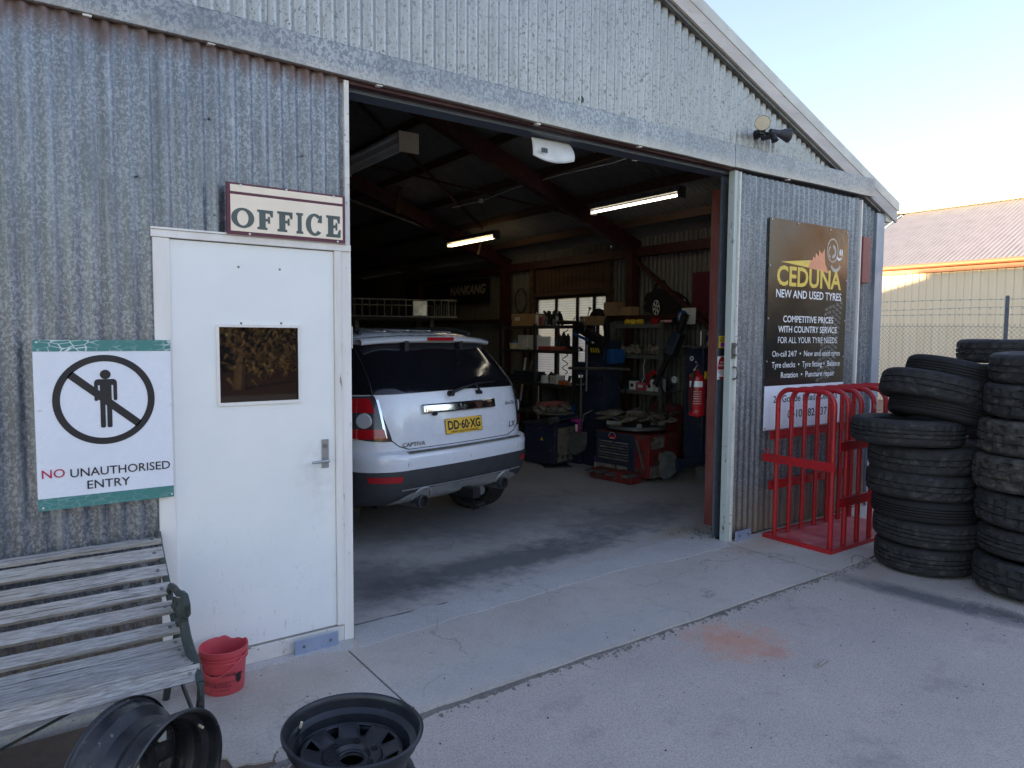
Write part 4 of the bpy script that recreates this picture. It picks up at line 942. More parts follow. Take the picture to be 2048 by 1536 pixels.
# profile in (y,z): back slats then seat slats; y towards the street is negative
BX=1.58
def bslat(y,z,ang,wd,th,nm='slat'):
    b=B(); m=Matrix.Translation((0,y,z))@Matrix.Rotation(ang,4,'X'); r=rr
    n=14; vs=[]
    prof=[(-wd/2,-th/2),(wd/2,-th/2),(wd/2,th/2),(-wd/2,th/2)]
    sag=[r.uniform(-.0018,.0018) for _ in range(n+1)]
    for i in range(n+1):
        x=-BX+(BX-.012)*i/n
        for j,(a,c) in enumerate(prof): vs.append(m@Vector((x,a+r.uniform(-.0012,.0012),c+sag[i])))
    b.add(vs,[(i*4+j,i*4+(j+1)%4,i*4+4+(j+1)%4,i*4+4+j) for i in range(n) for j in range(4)]+[(3,2,1,0),tuple(n*4+j for j in range(4))])
    o=b.obj(nm,'slat',bench,0,.002)
    h=B(); p=m@Vector((-.05,0,-th/2)); q=m@Vector((-.05,0,-th/2-.004)); 
    p2=m@Vector((-.05,0,th/2)); q2=m@Vector((-.05,0,th/2+.004)); h.cyl(p,q,.008,.007,8); h.cyl(p2,q2,.008,.007,8); h.obj('bolt','dull_steel',o)
    return o
# back slats, lower to upper, local: bench end plane at x=0, y measured from the seat joint
back=[(-.130,.688),(-.212,.628),(-.298,.570),(-.378,.512),(-.478,.455)]
for i,(y,z) in enumerate(back): bslat(y,z,R([40,39,37,34,24][i]),.062,.020)
seat=[(-.590,.428),(-.665,.422),(-.738,.424),(-.808,.432)]
for i,(y,z) in enumerate(seat): bslat(y,z,R([8,2,-3,-6][i]),.062,.020)
bslat(-.862,.412,R(60),.060,.020)
bslat(-.078,.735,R(12),.045,.020,'top_slat')
def iron(x):
    e=B(); c=[(-.045,.765),(-.085,.715),(-.165,.650),(-.25,.588),(-.335,.528),(-.42,.465),(-.49,.425)]
    e.tube([(x,y,z) for y,z in c],.016,8)
    e.tube([(x,y,z) for y,z in ((-.45,.445),(-.52,.405),(-.62,.392),(-.74,.398),(-.82,.405),(-.885,.40),(-.905,.365),(-.895,.31),(-.87,.24),(-.860,.15),(-.87,.06),(-.90,.0))],lambda t:.017+.004*math.sin(9*t),8)
    e.tube([(x,y,z) for y,z in ((-.47,.42),(-.40,.32),(-.31,.22),(-.235,.12),(-.185,.04),(-.155,.0))],.017,8)
    e.tube([(x,y,z) for y,z in ((-.30,.55),(-.36,.60),(-.44,.612),(-.52,.615),(-.59,.635),(-.640,.640),(-.672,.612),(-.664,.575),(-.632,.562),(-.615,.582))],lambda t:.015+.012*max(0,t-.45),8)
    e.tube([(x,y,z) for y,z in ((-.625,.57),(-.62,.525),(-.66,.475),(-.73,.445),(-.83,.435),(-.90,.385))],lambda t:.014+.006*math.sin(PI*t),8)
    for cy,cz,r in ((-.52,.555,.034),(-.58,.505,.030),(-.49,.495,.026),(-.44,.545,.024),(-.66,.44,.02)):
        e.tube([(x,cy+r*math.cos(a),cz+r*math.sin(a)) for a in [PI2*k/14 for k in range(14)]],.008,6,True)
    e.tube([(x,y,z) for y,z in ((-.38,.52),(-.46,.52),(-.54,.525),(-.62,.545))],.009,6)
    e.tube([(x,y,z) for y,z in ((-.29,.19),(-.45,.25),(-.66,.22),(-.86,.19))],.009,6)
    return e
iron(-.02).obj('end_frame','cast',bench,40); iron(-1.52).obj('end_frame','cast',bench,40)
b=B(); b.bar((-.03,-.50,.34),(-.78,-.47,.08),.016,.006); b.obj('cross_brace','cast',bench)
bench.location=(-.972,0,0); bench.rotation_euler=(0,0,R(0))
# ================================================================ BUCKET
bk=thing('bucket','broken red plastic bucket standing between bench and office door','bucket',(0,0,0))
H_=.215
def brf(a,i,j,r,z):
    if z>.190: z-= .014*max(0,math.sin(3*(a-.6)))*(1 if .3<a<1.7 else 0)+.004*math.sin(11*a)*(1 if .2<a<1.9 else 0)
    return r,z
pr=[(.0,.0),(.086,.0),(.089,.004),(.097,.11),(.100,.155),(.106,.156),(.106,.162),(.102,.164),(.104,.19),(.111,.191),(.111,.215),(.107,.215),(.101,.19),(.092,.11),(.084,.008),(.0,.008)]
B().lathe(pr,48,None,rf=brf).obj('shell','bucket_red',bk,40)
for z in (.158,.176): B().tube([(( .107+.0)*math.cos(a),.107*math.sin(a),z) for a in [PI2*k/40 for k in range(40)]],.003,6,True).obj('rib','bucket_red',bk,1)
b=B(); b.tube([(.113*math.cos(R(a)),.113*math.sin(R(a)),.183-.08*math.sin(R(a+200)/1.0*1.0)**2*(1)) for a in range(-200,-19,12)],.0035,6); b.obj('handle','bucket_red',bk,1)
cylmap=lambda zc,k:(lambda u,v,d:(( .0905+.012*v/.13+d+.0008)*math.sin(u/.095),-(.0905+.012*v/.13+d+.0008)*math.cos(u/.095),v))
cm=cylmap(0,0)
text('TYRE MOUNTAGE','ink',bk,cm,-.105,.055,.098,.014,.01)
text('MONTAGEWACHS - CIRE DE MONTAGE','ink',bk,cm,-.10,.05,.066,.006,.01); text('PASTA DE MONTAJE','ink',bk,cm,-.10,.02,.056,.006,.01); text('PASTA DI MONTAGGIO','ink',bk,cm,-.10,.04,.046,.006,.01); text('Art. Nr. 593 0601','ink',bk,cm,-.06,.03,.030,.005,.01)
b=B(); b.add([cm(u,v,0) for u,v in circ(.075,.075,.014,.022,16)],[tuple(range(16))]); b.add([cm(u,v,.0002) for u,v in circ(.075,.095,.020,.008,12)],[tuple(range(12))]); b.obj('printed_mark','ink',bk)
bk.location=(-.742,-.20,.0); bk.rotation_euler=(0,0,R(-18))
# ================================================================ STEEL RIMS
def rim_thing(name,label,cat,loc,group,mat,Rr=.226,W=.215,disc=.08,holes=True,dn=0):
    t=thing(name,label,cat,loc,group)
    h=W/2
    prof=[(Rr-.006,h-.018),(Rr+.001,h-.012),(Rr+.002,h-.004),(Rr-.004,h),(Rr-.010,h-.003),(Rr-.015,h-.012),(Rr-.016,h-.020),(Rr-.019,h-.046),(Rr-.023,h-.050),(Rr-.040,h-.058),(Rr-.042,h-.088),(Rr-.046,h-.094),(Rr-.052,h-.110),(Rr-.050,-h+.085),(Rr-.036,-h+.070),(Rr-.022,-h+.055),(Rr-.018,-h+.022),(Rr-.015,-h+.012),(Rr-.004,-h+.002),(Rr+.002,-h),(Rr+.003,-h+.010)]
    o=B().lathe(prof,72).obj('barrel',mat,t,22); md=o.modifiers.new('s','SOLIDIFY'); md.thickness=.0035; md.offset=-1
    # wheel disc with eight windows, built ring by ring so that the holes are real
    b=B(); n=96; rings=[(.038,disc-.030),(.052,disc-.030),(.060,disc-.018),(.092,disc-.014),(.100,disc-.022),(.112,disc-.016),(.150,disc+.0),(.162,disc+.0),(Rr-.046,disc-.020)]
    vs=[]
    for r,z in rings:
        for i in range(n): a=PI2*i/n; vs.append((r*math.cos(a),r*math.sin(a),z))
    fs=[]
    for j in range(len(rings)-1):
        for i in range(n):
            k=i%12
            if j==5 and 4<=k<=8: continue
            if j==6 and False: continue
            fs.append((j*n+i,j*n+(i+1)%n,(j+1)*n+(i+1)%n,(j+1)*n+i))
    # narrow the windows towards the hub
    for i in range(n):
        k=i%12; a0=PI2*(i-k+6.5)/n
        if 4<=k<=9:
            v=vs[5*n+i]; a=math.atan2(v[1],v[0]); d=(k-6.5)/n*PI2*.35; r=.112; vs[5*n+i]=(r*math.cos(a0+d),r*math.sin(a0+d),v[2])
    b.add(vs,fs); o=b.obj('disc',mat,t,40); md=o.modifiers.new('s','SOLIDIFY'); md.thickness=.004
    for k in range(6):
        a=R(30+60*k); b=B(); c=(.076*math.cos(a),.076*math.sin(a),disc-.0155); b.cyl(c,(c[0],c[1],c[2]+.0035),.0115,.0105,14,False); b.lathe([(.0105,0),(.007,.0)],14,Matrix.Translation(c)@Matrix.Translation((0,0,.0035))); b.obj('stud_hole','black' if k%1==0 else mat,t,1)
        b=B(); b.cyl((c[0],c[1],c[2]+.0008),(c[0],c[1],c[2]+.0012),.0085,.0085,12); b.obj('stud_bore','ink',t)
    B().lathe([(.040,disc-.030),(.040,disc-.045)],40).obj('centre_bore','dull_steel',t,1)
    a=R(112 if not dn else 40); rv=Rr-.036
    b=B(); b.cyl((rv*math.cos(a),rv*math.sin(a),h-.055),(rv*.955*math.cos(a),rv*.955*math.sin(a),h-.028),.0065,.005,10); v=b.obj('valve','rubber',t)
    b=B(); b.cyl((rv*.955*math.cos(a),rv*.955*math.sin(a),h-.028),(rv*.93*math.cos(a),rv*.93*math.sin(a),h-.008),.0045,.0045,10); b.obj('valve_cap','cream',v)
    return t
G_='black steel wheel rims in front of the bench'
rA=rim_thing('steel_wheel','black steel wheel rim lying face up at the edge of the concrete','wheel rim',(0,0,0),G_,'black_steel',disc=.030)
under=clone(rA,'lower black rim, hidden under the one that lies face up',(-.672,-1.573,.105),R(70),G_)
rA.location=(-.672,-1.578,.318); rA.rotation_euler=(R(2.5),R(1.5),R(25))
rB=rim_thing('steel_wheel','scuffed black rim stood on its tread edge in front of the bench','wheel rim',(0,0,0),G_,'black_worn',.226,.25,-.03,True,1)
ax=Vector((.60,-.80,-.02)).normalized(); 
q=ax.to_track_quat('Z','Y'); rB.rotation_mode='QUATERNION'; rB.rotation_quaternion=q
rB.location=(-1.215,-1.125,.224)
# ================================================================ RED CAGE TROLLEY
tr=thing('cage_trolley','red tube cage trolley beside the stacked tyres','trolley',(3.7,-.4,0))
b=B(); b.box(3.690,4.95,-.700,-.095,.012,.020); b.obj('base_plate','red_dusty',tr)
b=B(); b.box(3.682,3.690,-.705,-.09,.0,.038); b.box(3.69,4.95,-.710,-.700,.0,.034); b.box(3.69,4.95,-.095,-.087,.0,.034); b.obj('base_angle','red_paint',tr)
def hoop(x):
    y0,y1,zt,r=-.165,-.665,1.275,.11; pts=[(x,y0,.02),(x,y0,.5),(x,y0,.9),(x,y0,zt-r)]
    pts+=[(x,y0-r+r*math.cos(a),zt-r+r*math.sin(a)) for a in [PI/2*k/7 for k in range(1,8)]]
    pts+=[(x,(y0+y1)/2,zt+.004)]
    pts+=[(x,y1+r-r*math.sin(a),zt-r+r*math.cos(a)) for a in [PI/2*k/7 for k in range(8)]]
    pts+=[(x,y1,.9),(x,y1,.5),(x,y1,.02)]
    return B().tube(pts,.0205,12)
h0=hoop(3.742).obj('hoop','red_paint',tr,60)
for k in range(1,7): inst(h0,tr,dx=(.199*k,0,0))
b=B(); b.box(3.705,3.716,-.705,-.075,.650,.722); b.obj('cross_flat','red_paint',tr)
b=B(); b.box(3.690,3.720,-.095,-.060,.66,.715); b.tube([(3.705,-.085,.72),(3.705,-.085,.755),(3.705,-.125,.755),(3.705,-.125,.72)],.006,6); b.obj('hinge_pin','red_paint',tr)
for y0,y1,s in ((-.145,-.120,1),(-.715,-.690,-1)):
    for z in (.845,.415) if s>0 else (.812,.362):
        ya,yb=(y0,y1) if s>0 else (y0,y1); b=B(); xl=3.70 if s>0 else 3.80
        b.box(xl,4.98,ya if s<0 else yb-.004,(ya+.004) if s<0 else yb,z,z+.075) if s>0 else b.box(xl,4.98,yb-.004,yb,z,z+.075)
        b.box(xl,4.98,ya,yb,z+.071,z+.075); b.box(xl,4.98,ya,yb,z,z+.004); b.obj('channel_rail','red_paint',tr)
# ================================================================ TYRES
def tyre_mesh(r,w,kind,seed=0,ri=None):
    ri=ri or r*.60; h=w/2; N={'mud':150,'road':120,'rib':72,'truck':108}[kind]
    q=random.Random(seed)
    prof=[(ri,-h*.62),(ri*1.03,-h*.80),(ri+(r-ri)*.30,-h*.97),(ri+(r-ri)*.55,-h*1.04),(ri+(r-ri)*.80,-h*.98),(r*.952,-h*.88),(r*.978,-h*.76)]
    zs=[]; g=h*.045
    grooves={'mud':[-.24,.24],'road':[-.33,0,.33],'rib':[-.36,-.12,.12,.36],'truck':[-.22,.22]}[kind]
    dep={'mud':.955,'road':.958,'rib':.962,'truck':.955}[kind]
    cur=-.66
    for gr in grooves:
        zs+=[(1,cur),(1,(cur+gr)/2 if kind in('mud','truck') else gr-.07),(1,gr-.045),(0,gr-.03),(0,gr+.03),(1,gr+.045)]; cur=gr+.05
    zs+=[(1,cur+.02),(1,.66)]
    for t,z in zs: prof.append(((r*(1-.022*z*z)) if t else r*dep,z*h))
    prof+=[(a,-b_) for a,b_ in reversed(prof[:7])]
    K=len(prof)
    def rf(a,i,j,rr_,z):
        zz=z/h; t=rr_/r
        if t>.955 and kind!='rib' and t>.983:
            per={'mud':6,'road':3,'truck':4}[kind]; band=int((zz+1.2)*2.4)
            sh=(band*2)+int(abs(zz)*4)
            if kind=='mud':
                if (i+band*5)%10 in (0,1): rr_-=r*.05
            elif (i+sh)%per==0: rr_-= r*({'road':.024,'truck':.034}[kind])
        if kind=='mud' and .86<t<.983 and (i//5)%2==0: rr_+=r*.016
        return rr_*(1+.004*math.sin(2*a+seed)),z+.003*math.sin(a*2+seed)
    return B().lathe(prof,N,rf=rf)
lib={}
for key,(r,w,kind,mat) in {'a':(.345,.190,'road','rubber'),'b':(.375,.190,'truck','rubber'),'c':(.365,.165,'rib','rubber_new'),'d':(.38,.182,'road','rubber'),'m':(.392,.228,'mud','rubber_mud'),'n':(.382,.218,'mud','rubber'),'e':(.33,.165,'rib','rubber_new')}.items():
    lib[key]=(tyre_mesh(r,w,kind,ord(key)).mesh('tyre',mat,35),r,w)
def tyre(key,loc,label,group,tilt=(0,0),spin=None):
    o=bpy.data.objects.new('tyre',lib[key][0]); sc.collection.objects.link(o); o.location=loc
    o.rotation_euler=(Euler((R(tilt[0]),R(tilt[1]),0)).to_matrix()@Matrix.Rotation(rr.uniform(0,6.28),3,'Z')).to_euler(); tag(o,label,'tyre',group); return o
GT='used tyres in the stack beside the trolley'
rx,ry=.812,-.583
s1=[('a',4.06,-1.24,.098,(0,0),'lowest tyre of the stack beside the trolley, standing on the asphalt'),
 ('d',4.08,-1.25,.298,(0,0),'second tyre up in the trolley stack, dusty ribs, just above the ground tyre'),
 ('c',4.05,-1.23,.465,(0,0),'third tyre up in the trolley stack, thin plain ribs'),
 ('b',4.015,-1.21,.64,(0,1),'fourth tyre up in the trolley stack, wide with a bright white fleck'),
 ('b',4.02,-1.215,.835,(0,-1),'fifth tyre up in the trolley stack, pale scrape on its shoulder'),
 ('d',3.90,-1.14,1.025,(0,1.5),'sixth tyre up, pushed out over the red trolley'),
 ('c',4.14,-1.28,1.165,(5,12),'seventh tyre up, tilted and partly hidden under a wider one'),
 ('b',4.08,-1.25,1.315,(5,14),'eighth tyre up, tilted wide tyre with dusty tread'),
 ('e',4.20,-1.33,1.435,(6,13),'topmost tilted tyre of the stack beside the trolley')]
for k,x,y,z,tl,lab in s1: tyre(k,(x,y,z),lab,GT,tl)
G2='used tyres in the stack at the right edge'
s2=[('n',4.10,-1.95,.1175,(0,0),'lowest off road tyre at the right edge, on the asphalt'),
 ('d',4.12,-1.96,.345,(0,0),'second tyre up at the right edge, smooth ribs'),
 ('n',4.10,-1.95,.57,(1,0),'third tyre up at the right edge, chunky worn tread'),
 ('m',4.08,-1.94,.81,(0,1),'fourth tyre up at the right edge, lower of two muddy off road tyres'),
 ('m',4.11,-1.95,1.055,(0,-1),'fifth tyre up at the right edge, upper of two muddy off road tyres'),
 ('n',4.12,-1.96,1.295,(1,0),'sixth tyre up at the right edge, cracked black blocks'),
 ('b',4.13,-1.97,1.515,(0,-1),'topmost tyre of the front stack at the right edge')]
for k,x,y,z,tl,lab in s2: tyre(k,(x,y,z),lab,G2,tl)
z=.1
for i in range(8):
    tyre('b' if i%2 else 'd',(5.42+.03*(i%3),-1.36+.02*i,z),('topmost tyre of the far stack, diagonal tread, against the fence' if i==7 else 'second highest tyre of the far stack, mostly hidden' if i==6 else '%s tyre from the ground in the far stack, hidden behind the front stacks'%['lowest','second','third','fourth','fifth','sixth'][min(i,5)]),'used tyres in the far stack',(0,0)); z+=.215
b=B(); b.tube([(3.665,-1.015,1.22),(3.655,-1.03,1.19),(3.665,-1.045,1.17),(3.69,-1.05,1.18)],.003,6); 
o=b.obj('wire_loop','dull_steel'); tag(o,'small wire loop hooked between tyres beside the cage','wire')
# ================================================================ FENCE, FAR BUILDING
fe=thing('chain_link_fence','chain link fence with three barbed strands along the yard','fence',(11.4,0,0))
fy0,fy1=-5.0,8.5; zt=lambda y:1.915+.012*(y-.9)
b=B(); p=.0735; n=int((fy1-fy0)/p)
def wire(a,c,r=.0022):
    d=(c-a).normalized(); s=Vector((1,0,0)); u=d.cross(s)
    for k in range(3): b.v.append(tuple(a+(s*math.cos(k*2.094)+u*math.sin(k*2.094))*r))
    for k in range(3): b.v.append(tuple(c+(s*math.cos(k*2.094)+u*math.sin(k*2.094))*r))
    o=len(b.v)-6; b.f+= [(o+k,o+(k+1)%3,o+3+(k+1)%3,o+3+k) for k in range(3)]
H=1.9
for k in range(-int(H/p)-1,n+1):
    for s in (1,-1):
        ya=fy0+k*p if s>0 else fy0+k*p+H
        yb=ya+s*H; za,zb_=0.02,H+.02
        if s>0: t0=max(0,(fy0-ya)/H); t1=min(1,(fy1-ya)/H)
        else: t0=max(0,(ya-fy1)/H); t1=min(1,(ya-fy0)/H)
        if t1<=t0: continue
        yy=lambda t:ya+s*H*t
        A=Vector((11.4+.002*s,yy(t0),za+(zb_-za)*t0+.012*(yy(t0)-.9))); C_=Vector((11.4+.002*s,yy(t1),za+(zb_-za)*t1+.012*(yy(t1)-.9)))
        wire(A,C_)
        if t1>.99: wire(C_,C_+Vector((0,0,.035)))
o=b.obj('mesh_wire','fence',fe,-1); o['kind']='stuff'
for z,m in ((1.905,0),(1.0,0),(2.10,1),(2.20,1),(2.345,1)):
    b=B(); b.tube([(11.4,fy0+(fy1-fy0)*k/40,z+.012*(fy0+(fy1-fy0)*k/40-.9)+(.02*math.sin(k*.45) if z==2.20 else .004*math.sin(k))) for k in range(41)],.0028,5)
    o=b.obj('strand','fence',fe)
    if m:
        b=B()
        for k in range(90):
            y=fy0+.15*k; zz=z+.012*(y-.9); b.bar((11.385,y,zz-.014),(11.415,y+.01,zz+.014),.003,.003); b.bar((11.415,y,zz-.012),(11.385,y+.008,zz+.012),.003,.003)
        b.obj('barbs','fence',o,kind='stuff')
for y in (-5,-2.1,.93,3.95,6.95):
    b=B(); b.cyl((11.43,y,-.06),(11.43,y,2.36+.012*y),.030,.030,12); b.cyl((11.43,y,2.36+.012*y),(11.43,y,2.39+.012*y),.033,.02,12); b.obj('fence_post','fence_post',fe,1)
fb_=thing('far_building','cream ribbed metal shed with a pinkish roof beyond the fence','building',(22,0,0))
FX,FZ,RXX,RZZ=19.2,3.60,24.0,5.98; FY0,FY1=-9.0,8.75
def rib(y0,y1,z0,z1):
    b=B(); vs=[]; y=y0; P=[]
    while y<y1-.01:
        for d,o in ((0,0),(.030,.0),(.042,.016),(.072,.016),(.084,0),(.110,0),(.116,.004),(.122,0),(.148,0),(.154,.004),(.160,0)): P.append((y+d,o))
        y+=.19
    P.append((y1,0))
    for yy,o in P: vs+=[(FX-o,yy,z0),(FX-o,yy,z1)]
    b.add(vs,[(2*i,2*i+2,2*i+3,2*i+1) for i in range(len(P)-1)]); return b
p0=rib(FY0,FY0+.76,-.06,FZ).obj('wall_sheet','cladding',fb_)
k=1
while FY0+.76*(k+1)<FY1+.3: inst(p0,fb_,dx=(0,.76*k,0)); k+=1
L=math.hypot(RXX-FX+.15,RZZ-FZ)
def rmap(u,w,d):
    t=w/L; x=FX-.15+(RXX-FX+.15)*t; return (x-d*.4,u,FZ+.13+(RZZ-FZ-.07)*t+d)
r0=corr(FY0,FY0+.762,0,L,rmap,pitch=.127,amp=.024,seg=6).obj('roof_sheet','far_roof',fb_,1)
k=1
while FY0+.762*(k+1)<FY1+.1: inst(r0,fb_,dx=(0,.762*k,0)); k+=1
b=B(); b.add([(RXX,FY0,RZZ+.05),(RXX,FY1,RZZ+.05),(RXX+4.8,FY1,FZ),(RXX+4.8,FY0,FZ)],[(0,1,2,3)]); b.obj('roof_slope','far_roof',fb_)
for y in (FY0,FY1): b=B(); b.add([(FX,y,-.06),(FX,y,FZ),(RXX,y,RZZ),(RXX+4.8,y,FZ),(RXX+4.8,y,-.06)],[(0,1,2,3,4)]); b.obj('gable_wall','cladding',fb_)
b=B(); b.bar((RXX,FY0-.1,RZZ+.09),(RXX,FY1+.1,RZZ+.09),.36,.09); b.obj('ridge_cap','yellow_cap',fb_)
b=B(); b.tube([(FX-.20,FY0,FZ+.10),(FX-.20,FY1+.1,FZ+.10)],.062,12); b.box(FX-.20,FX-.14,FY0,FY1+.1,FZ+.05,FZ+.165); b.obj('gutter','terracotta',fb_,1)
b=B(); b.box(FX-.115,FX-.04,FY0,FY1+.05,FZ-.08,FZ+.045); b.obj('fascia','terracotta',fb_)
b=B(); b.bar((FX-.15,FY1+.06,FZ+.12),(RXX,FY1+.06,RZZ+.10),.08,.12); b.obj('verge_capping','far_roof',fb_)
# ================================================================ TREES ACROSS THE ROAD (seen only as reflections; scrub band also bounces light)
b=B(); b.add([(-60,-17.5,-.055),(80,-17.5,-.055),(80,-11.2,-.055),(-60,-11.2,-.055)],[(0,1,2,3)]); struct(b.obj('road','asphalt'))
def tree(loc,h,seed,label,group='gum trees across the road'):
    t=thing('gum_tree',label,'tree',loc,group); q=random.Random(seed); L=Vector(loc)
    b=B(); tips=[]
    b.tube([L,L+Vector((.1,0,h*.12)),L+Vector((.25,.1,h*.20))],lambda t:.20-.05*t,8)
    f=L+Vector((.25,.1,h*.17))
    for k in range(12):
        a=k*.53+q.uniform(-.3,.3); d=q.uniform(.28,.42)*h
        e=f+Vector((math.cos(a)*d,math.sin(a)*d,h*q.uniform(.03,.62))); m=f+(e-f)*.5+Vector((0,0,-.25))
        b.tube([f,m,e],lambda t:.10-.07*t,6); tips+=[e,m+(e-m)*.5]
        for j in range(3):
            g=e+Vector((q.gauss(0,.7),q.gauss(0,.7),q.uniform(-.3,.9))); b.tube([m,g],lambda t:.04-.03*t,5); tips.append(g)
    b.obj('trunk','bark',t,1)
    b=B()
    for e in tips:
        for _ in range(190):
            c=e+Vector((q.gauss(0,.62),q.gauss(0,.62),q.gauss(0,.48))); d=Vector((q.gauss(0,1),q.gauss(0,1),-abs(q.gauss(1,.6)))).normalized(); u=d.orthogonal().normalized()*.05; l=q.uniform(.16,.34)
            o=len(b.v); b.v+=[tuple(c-u),tuple(c+d*l),tuple(c+u)]; b.f.append((o,o+1,o+2))
    o=b.obj('crown','leaf',t,-1); return t
for i,(x,y,h) in enumerate(((4.6,-20,7.5),(0.5,-25,6.5),(9.4,-26,6.8),(22,-20,6.0),(27,-24,7.0),(33,-22,6.2),(17,-27,6.4))):
    tree((x,y,-.06),h,i+3,['tallest dry gum tree across the road, reflected in the door window','low gum tree left of the tallest one across the road','wide gum tree across the road behind the forecourt','gum tree opposite the trolley across the road','gum tree opposite the tyre stacks across the road','last gum tree along the road past the tyre stacks','gum tree set back from the road opposite the doorway'][i])

b=B(); q=random.Random(77)  # unseen band, thickened and paled to bounce warm sunlight onto the facade
for k in range(26000):
    x=q.uniform(-45,60); c=Vector((x,-33+q.gauss(0,1.0),q.random()*(3.4+1.6*math.sin(x*.35)+.8*math.sin(x*1.1)))); d=Vector((q.gauss(0,1),q.gauss(0,1),q.gauss(0,1))).normalized(); u=d.orthogonal().normalized()*.13; l=q.uniform(.3,.6)
    o=len(b.v); b.v+=[tuple(c-u),tuple(c+d*l),tuple(c+u)]; b.f.append((o,o+1,o+2))
o=b.obj('scrub','scrub',None,-1); o['kind']='stuff'; tag(o,'pale scrub band across the road, added to bounce sunlight at the shed','scrub')

b=B(); q=random.Random(78)
for k in range(24000):
    x=q.uniform(26,75); y=-14-.28*(x-26)+q.gauss(0,1.2); c=Vector((x,y,q.random()*(6.2+2.2*math.sin(x*.3)+1.1*math.sin(x*.9)))); d=Vector((q.gauss(0,1),q.gauss(0,1),q.gauss(0,1))).normalized(); u=d.orthogonal().normalized()*.15; l=q.uniform(.3,.6)
    o=len(b.v); b.v+=[tuple(c-u),tuple(c+d*l),tuple(c+u)]; b.f.append((o,o+1,o+2))
o=b.obj('gum_thicket','thicket',None,-1); o['kind']='stuff'; tag(o,'tall dry gum thicket down the road, mirrored in the black sign','trees')
# ================================================================ INSIDE THE SHED
_px=[1003,1069,1140,1175,1222,1321,1415]; _py=[5.81,4.93,4.09,3.72,3.25,2.37,1.62]
def Yp(p):
    for a,b_,c,d in zip(_px,_px[1:],_py,_py[1:]):
        if p<=b_: return c+(d-c)*(p-a)/(b_-a)
    return _py[-1]
def shelfunit(label,posts,levels,mat,x0=5.05,x1=5.50,slots=False):
    t=thing('steel_shelving',label,'shelving',(x0,(posts[0]+posts[-1])/2,0))
    for y in posts:
        for x in (x0,x1):
            b=B(); b.box(x-.004,x,y-.02,y+.02,0,levels[0]+.03); b.box(x,x+.035,y-.020,y-.016,0,levels[0]+.03); p=b.obj('post',mat,t)
            if slots:
                b=B()
                for k in range(int(levels[0]/.05)): b.box(x-.0055,x-.004,y-.006,y+.006,.04+.05*k,.062+.05*k)
                b.obj('slots','ink',p,kind='stuff')
    for z in levels:
        b=B(); b.box(x0,x1,posts[-1],posts[0],z-.006,z); b.box(x0-.006,x0,posts[-1],posts[0],z-.045,z+.002); b.obj('shelf_board',mat,t)
    return t
shelfunit('grey green steel shelving right of the window, junk on every shelf',[3.25,2.37],[1.865,1.475,1.02,.45],'shelf',slots=True)
shelfunit('black steel shelving under the barred window',[5.80,4.93,4.02],[1.865,1.50,1.0,.56],'shelf_dark')
def one(name,bld,mat,label,cat,group=None,smooth=0,bevel=0): 
    return tag(bld.obj(name,mat,None,smooth,bevel),label,cat,group)
def cyl_item(name,x,y,z,r,h,mat,label,cat,cap=None,group=None):
    t=thing(name,label,cat,(x,y,z),group)
    B().lathe([(.0,0),(r,0),(r,h*.8),(r*.9,h*.86),(r*.45,h*.92),(r*.45,h)],16,Matrix.Translation((x,y,z))).obj('body',mat,t,1)
    B().cyl((x,y,z+h*.92),(x,y,z+h*1.04),r*.5,r*.48,12).obj('cap',cap or 'black',t); return t
def carton(x0,x1,y0,y1,z,h,mat,label,name='carton',cat='box',lab=True):
    t=thing(name,label,cat,((x0+x1)/2,(y0+y1)/2,z))
    b=B(); b.box(x0,x1,y0,y1,z,z+h); b.obj('body',mat,t,0,.002)
    b=B(); b.box(x0-.002,x1+.002,y0-.002,y1+.002,z+h*.78,z+h*.98); b.obj('lid',mat,t,0,.002)
    if lab: b=B(); b.box(x0-.0035,x0-.0022,y0+(y1-y0)*.66,y0+(y1-y0)*.86,z+h*.45,z+h*.75); b.obj('label','white_plastic',t)
    return t
Z1,Z2,Z3,Z4=1.865,1.50,1.0,.56
carton(5.10,5.40,Yp(1068),Yp(1019),Z1,.19,'card','long brown carton with pale lid on top of the black shelving')
carton(5.22,5.45,Yp(1172),Yp(1141),Z1,.13,'card','smaller brown carton on the black shelving, near the window bars')
cyl_item('spray_can',5.12,Yp(1067),Z1,.026,.20,'white_plastic','white spray can beside the long carton','can','white_plastic')
cyl_item('spray_can',5.12,Yp(1075),Z1,.024,.15,'red_paint','red and white spray can next to the white one','can','white_plastic')
for i,p in enumerate((1084,1091,1100,1106)): cyl_item('air_fitting',5.13,Yp(p),Z1,.022,.11+.05*(i%2),'steel' if i%2 else 'dull_steel',['short steel cup in the row on the black shelving','bright steel cup behind the spray cans','dark steel cup in the middle of the shelf row','last bright steel cup before the air tool'][i],'cup')
b=B(); x,y=5.20,Yp(1095)
for i in range(9): b.cyl((x+rr.gauss(0,.05),y+rr.gauss(0,.10),Z1+.02),(x+rr.gauss(0,.05),y+rr.gauss(0,.1),Z1+.22),.03,.02,8)
one('tool_heap',b,'black','heap of black tools against the left window pane','tools')
t=thing('impact_gun','long black air impact gun lying on the black shelving','air tool',(5.1,Yp(1125),Z1))
B().cyl((5.12,Yp(1110),Z1+.05),(5.12,Yp(1150),Z1+.04),.035,.025,12).obj('barrel','black',t,1); B().cyl((5.12,Yp(1150),Z1+.04),(5.12,Yp(1158),Z1+.038),.016,.016,10).obj('anvil','steel',t,1)
b=B(); b.bar((5.12,Yp(1118),Z1+.06),(5.12,Yp(1114),Z1+.17),.03,.03); b.obj('grip','black',t)
t=thing('safety_goggles','black rimmed safety goggles propped on the shelf','goggles',(5.08,Yp(1153),Z1))
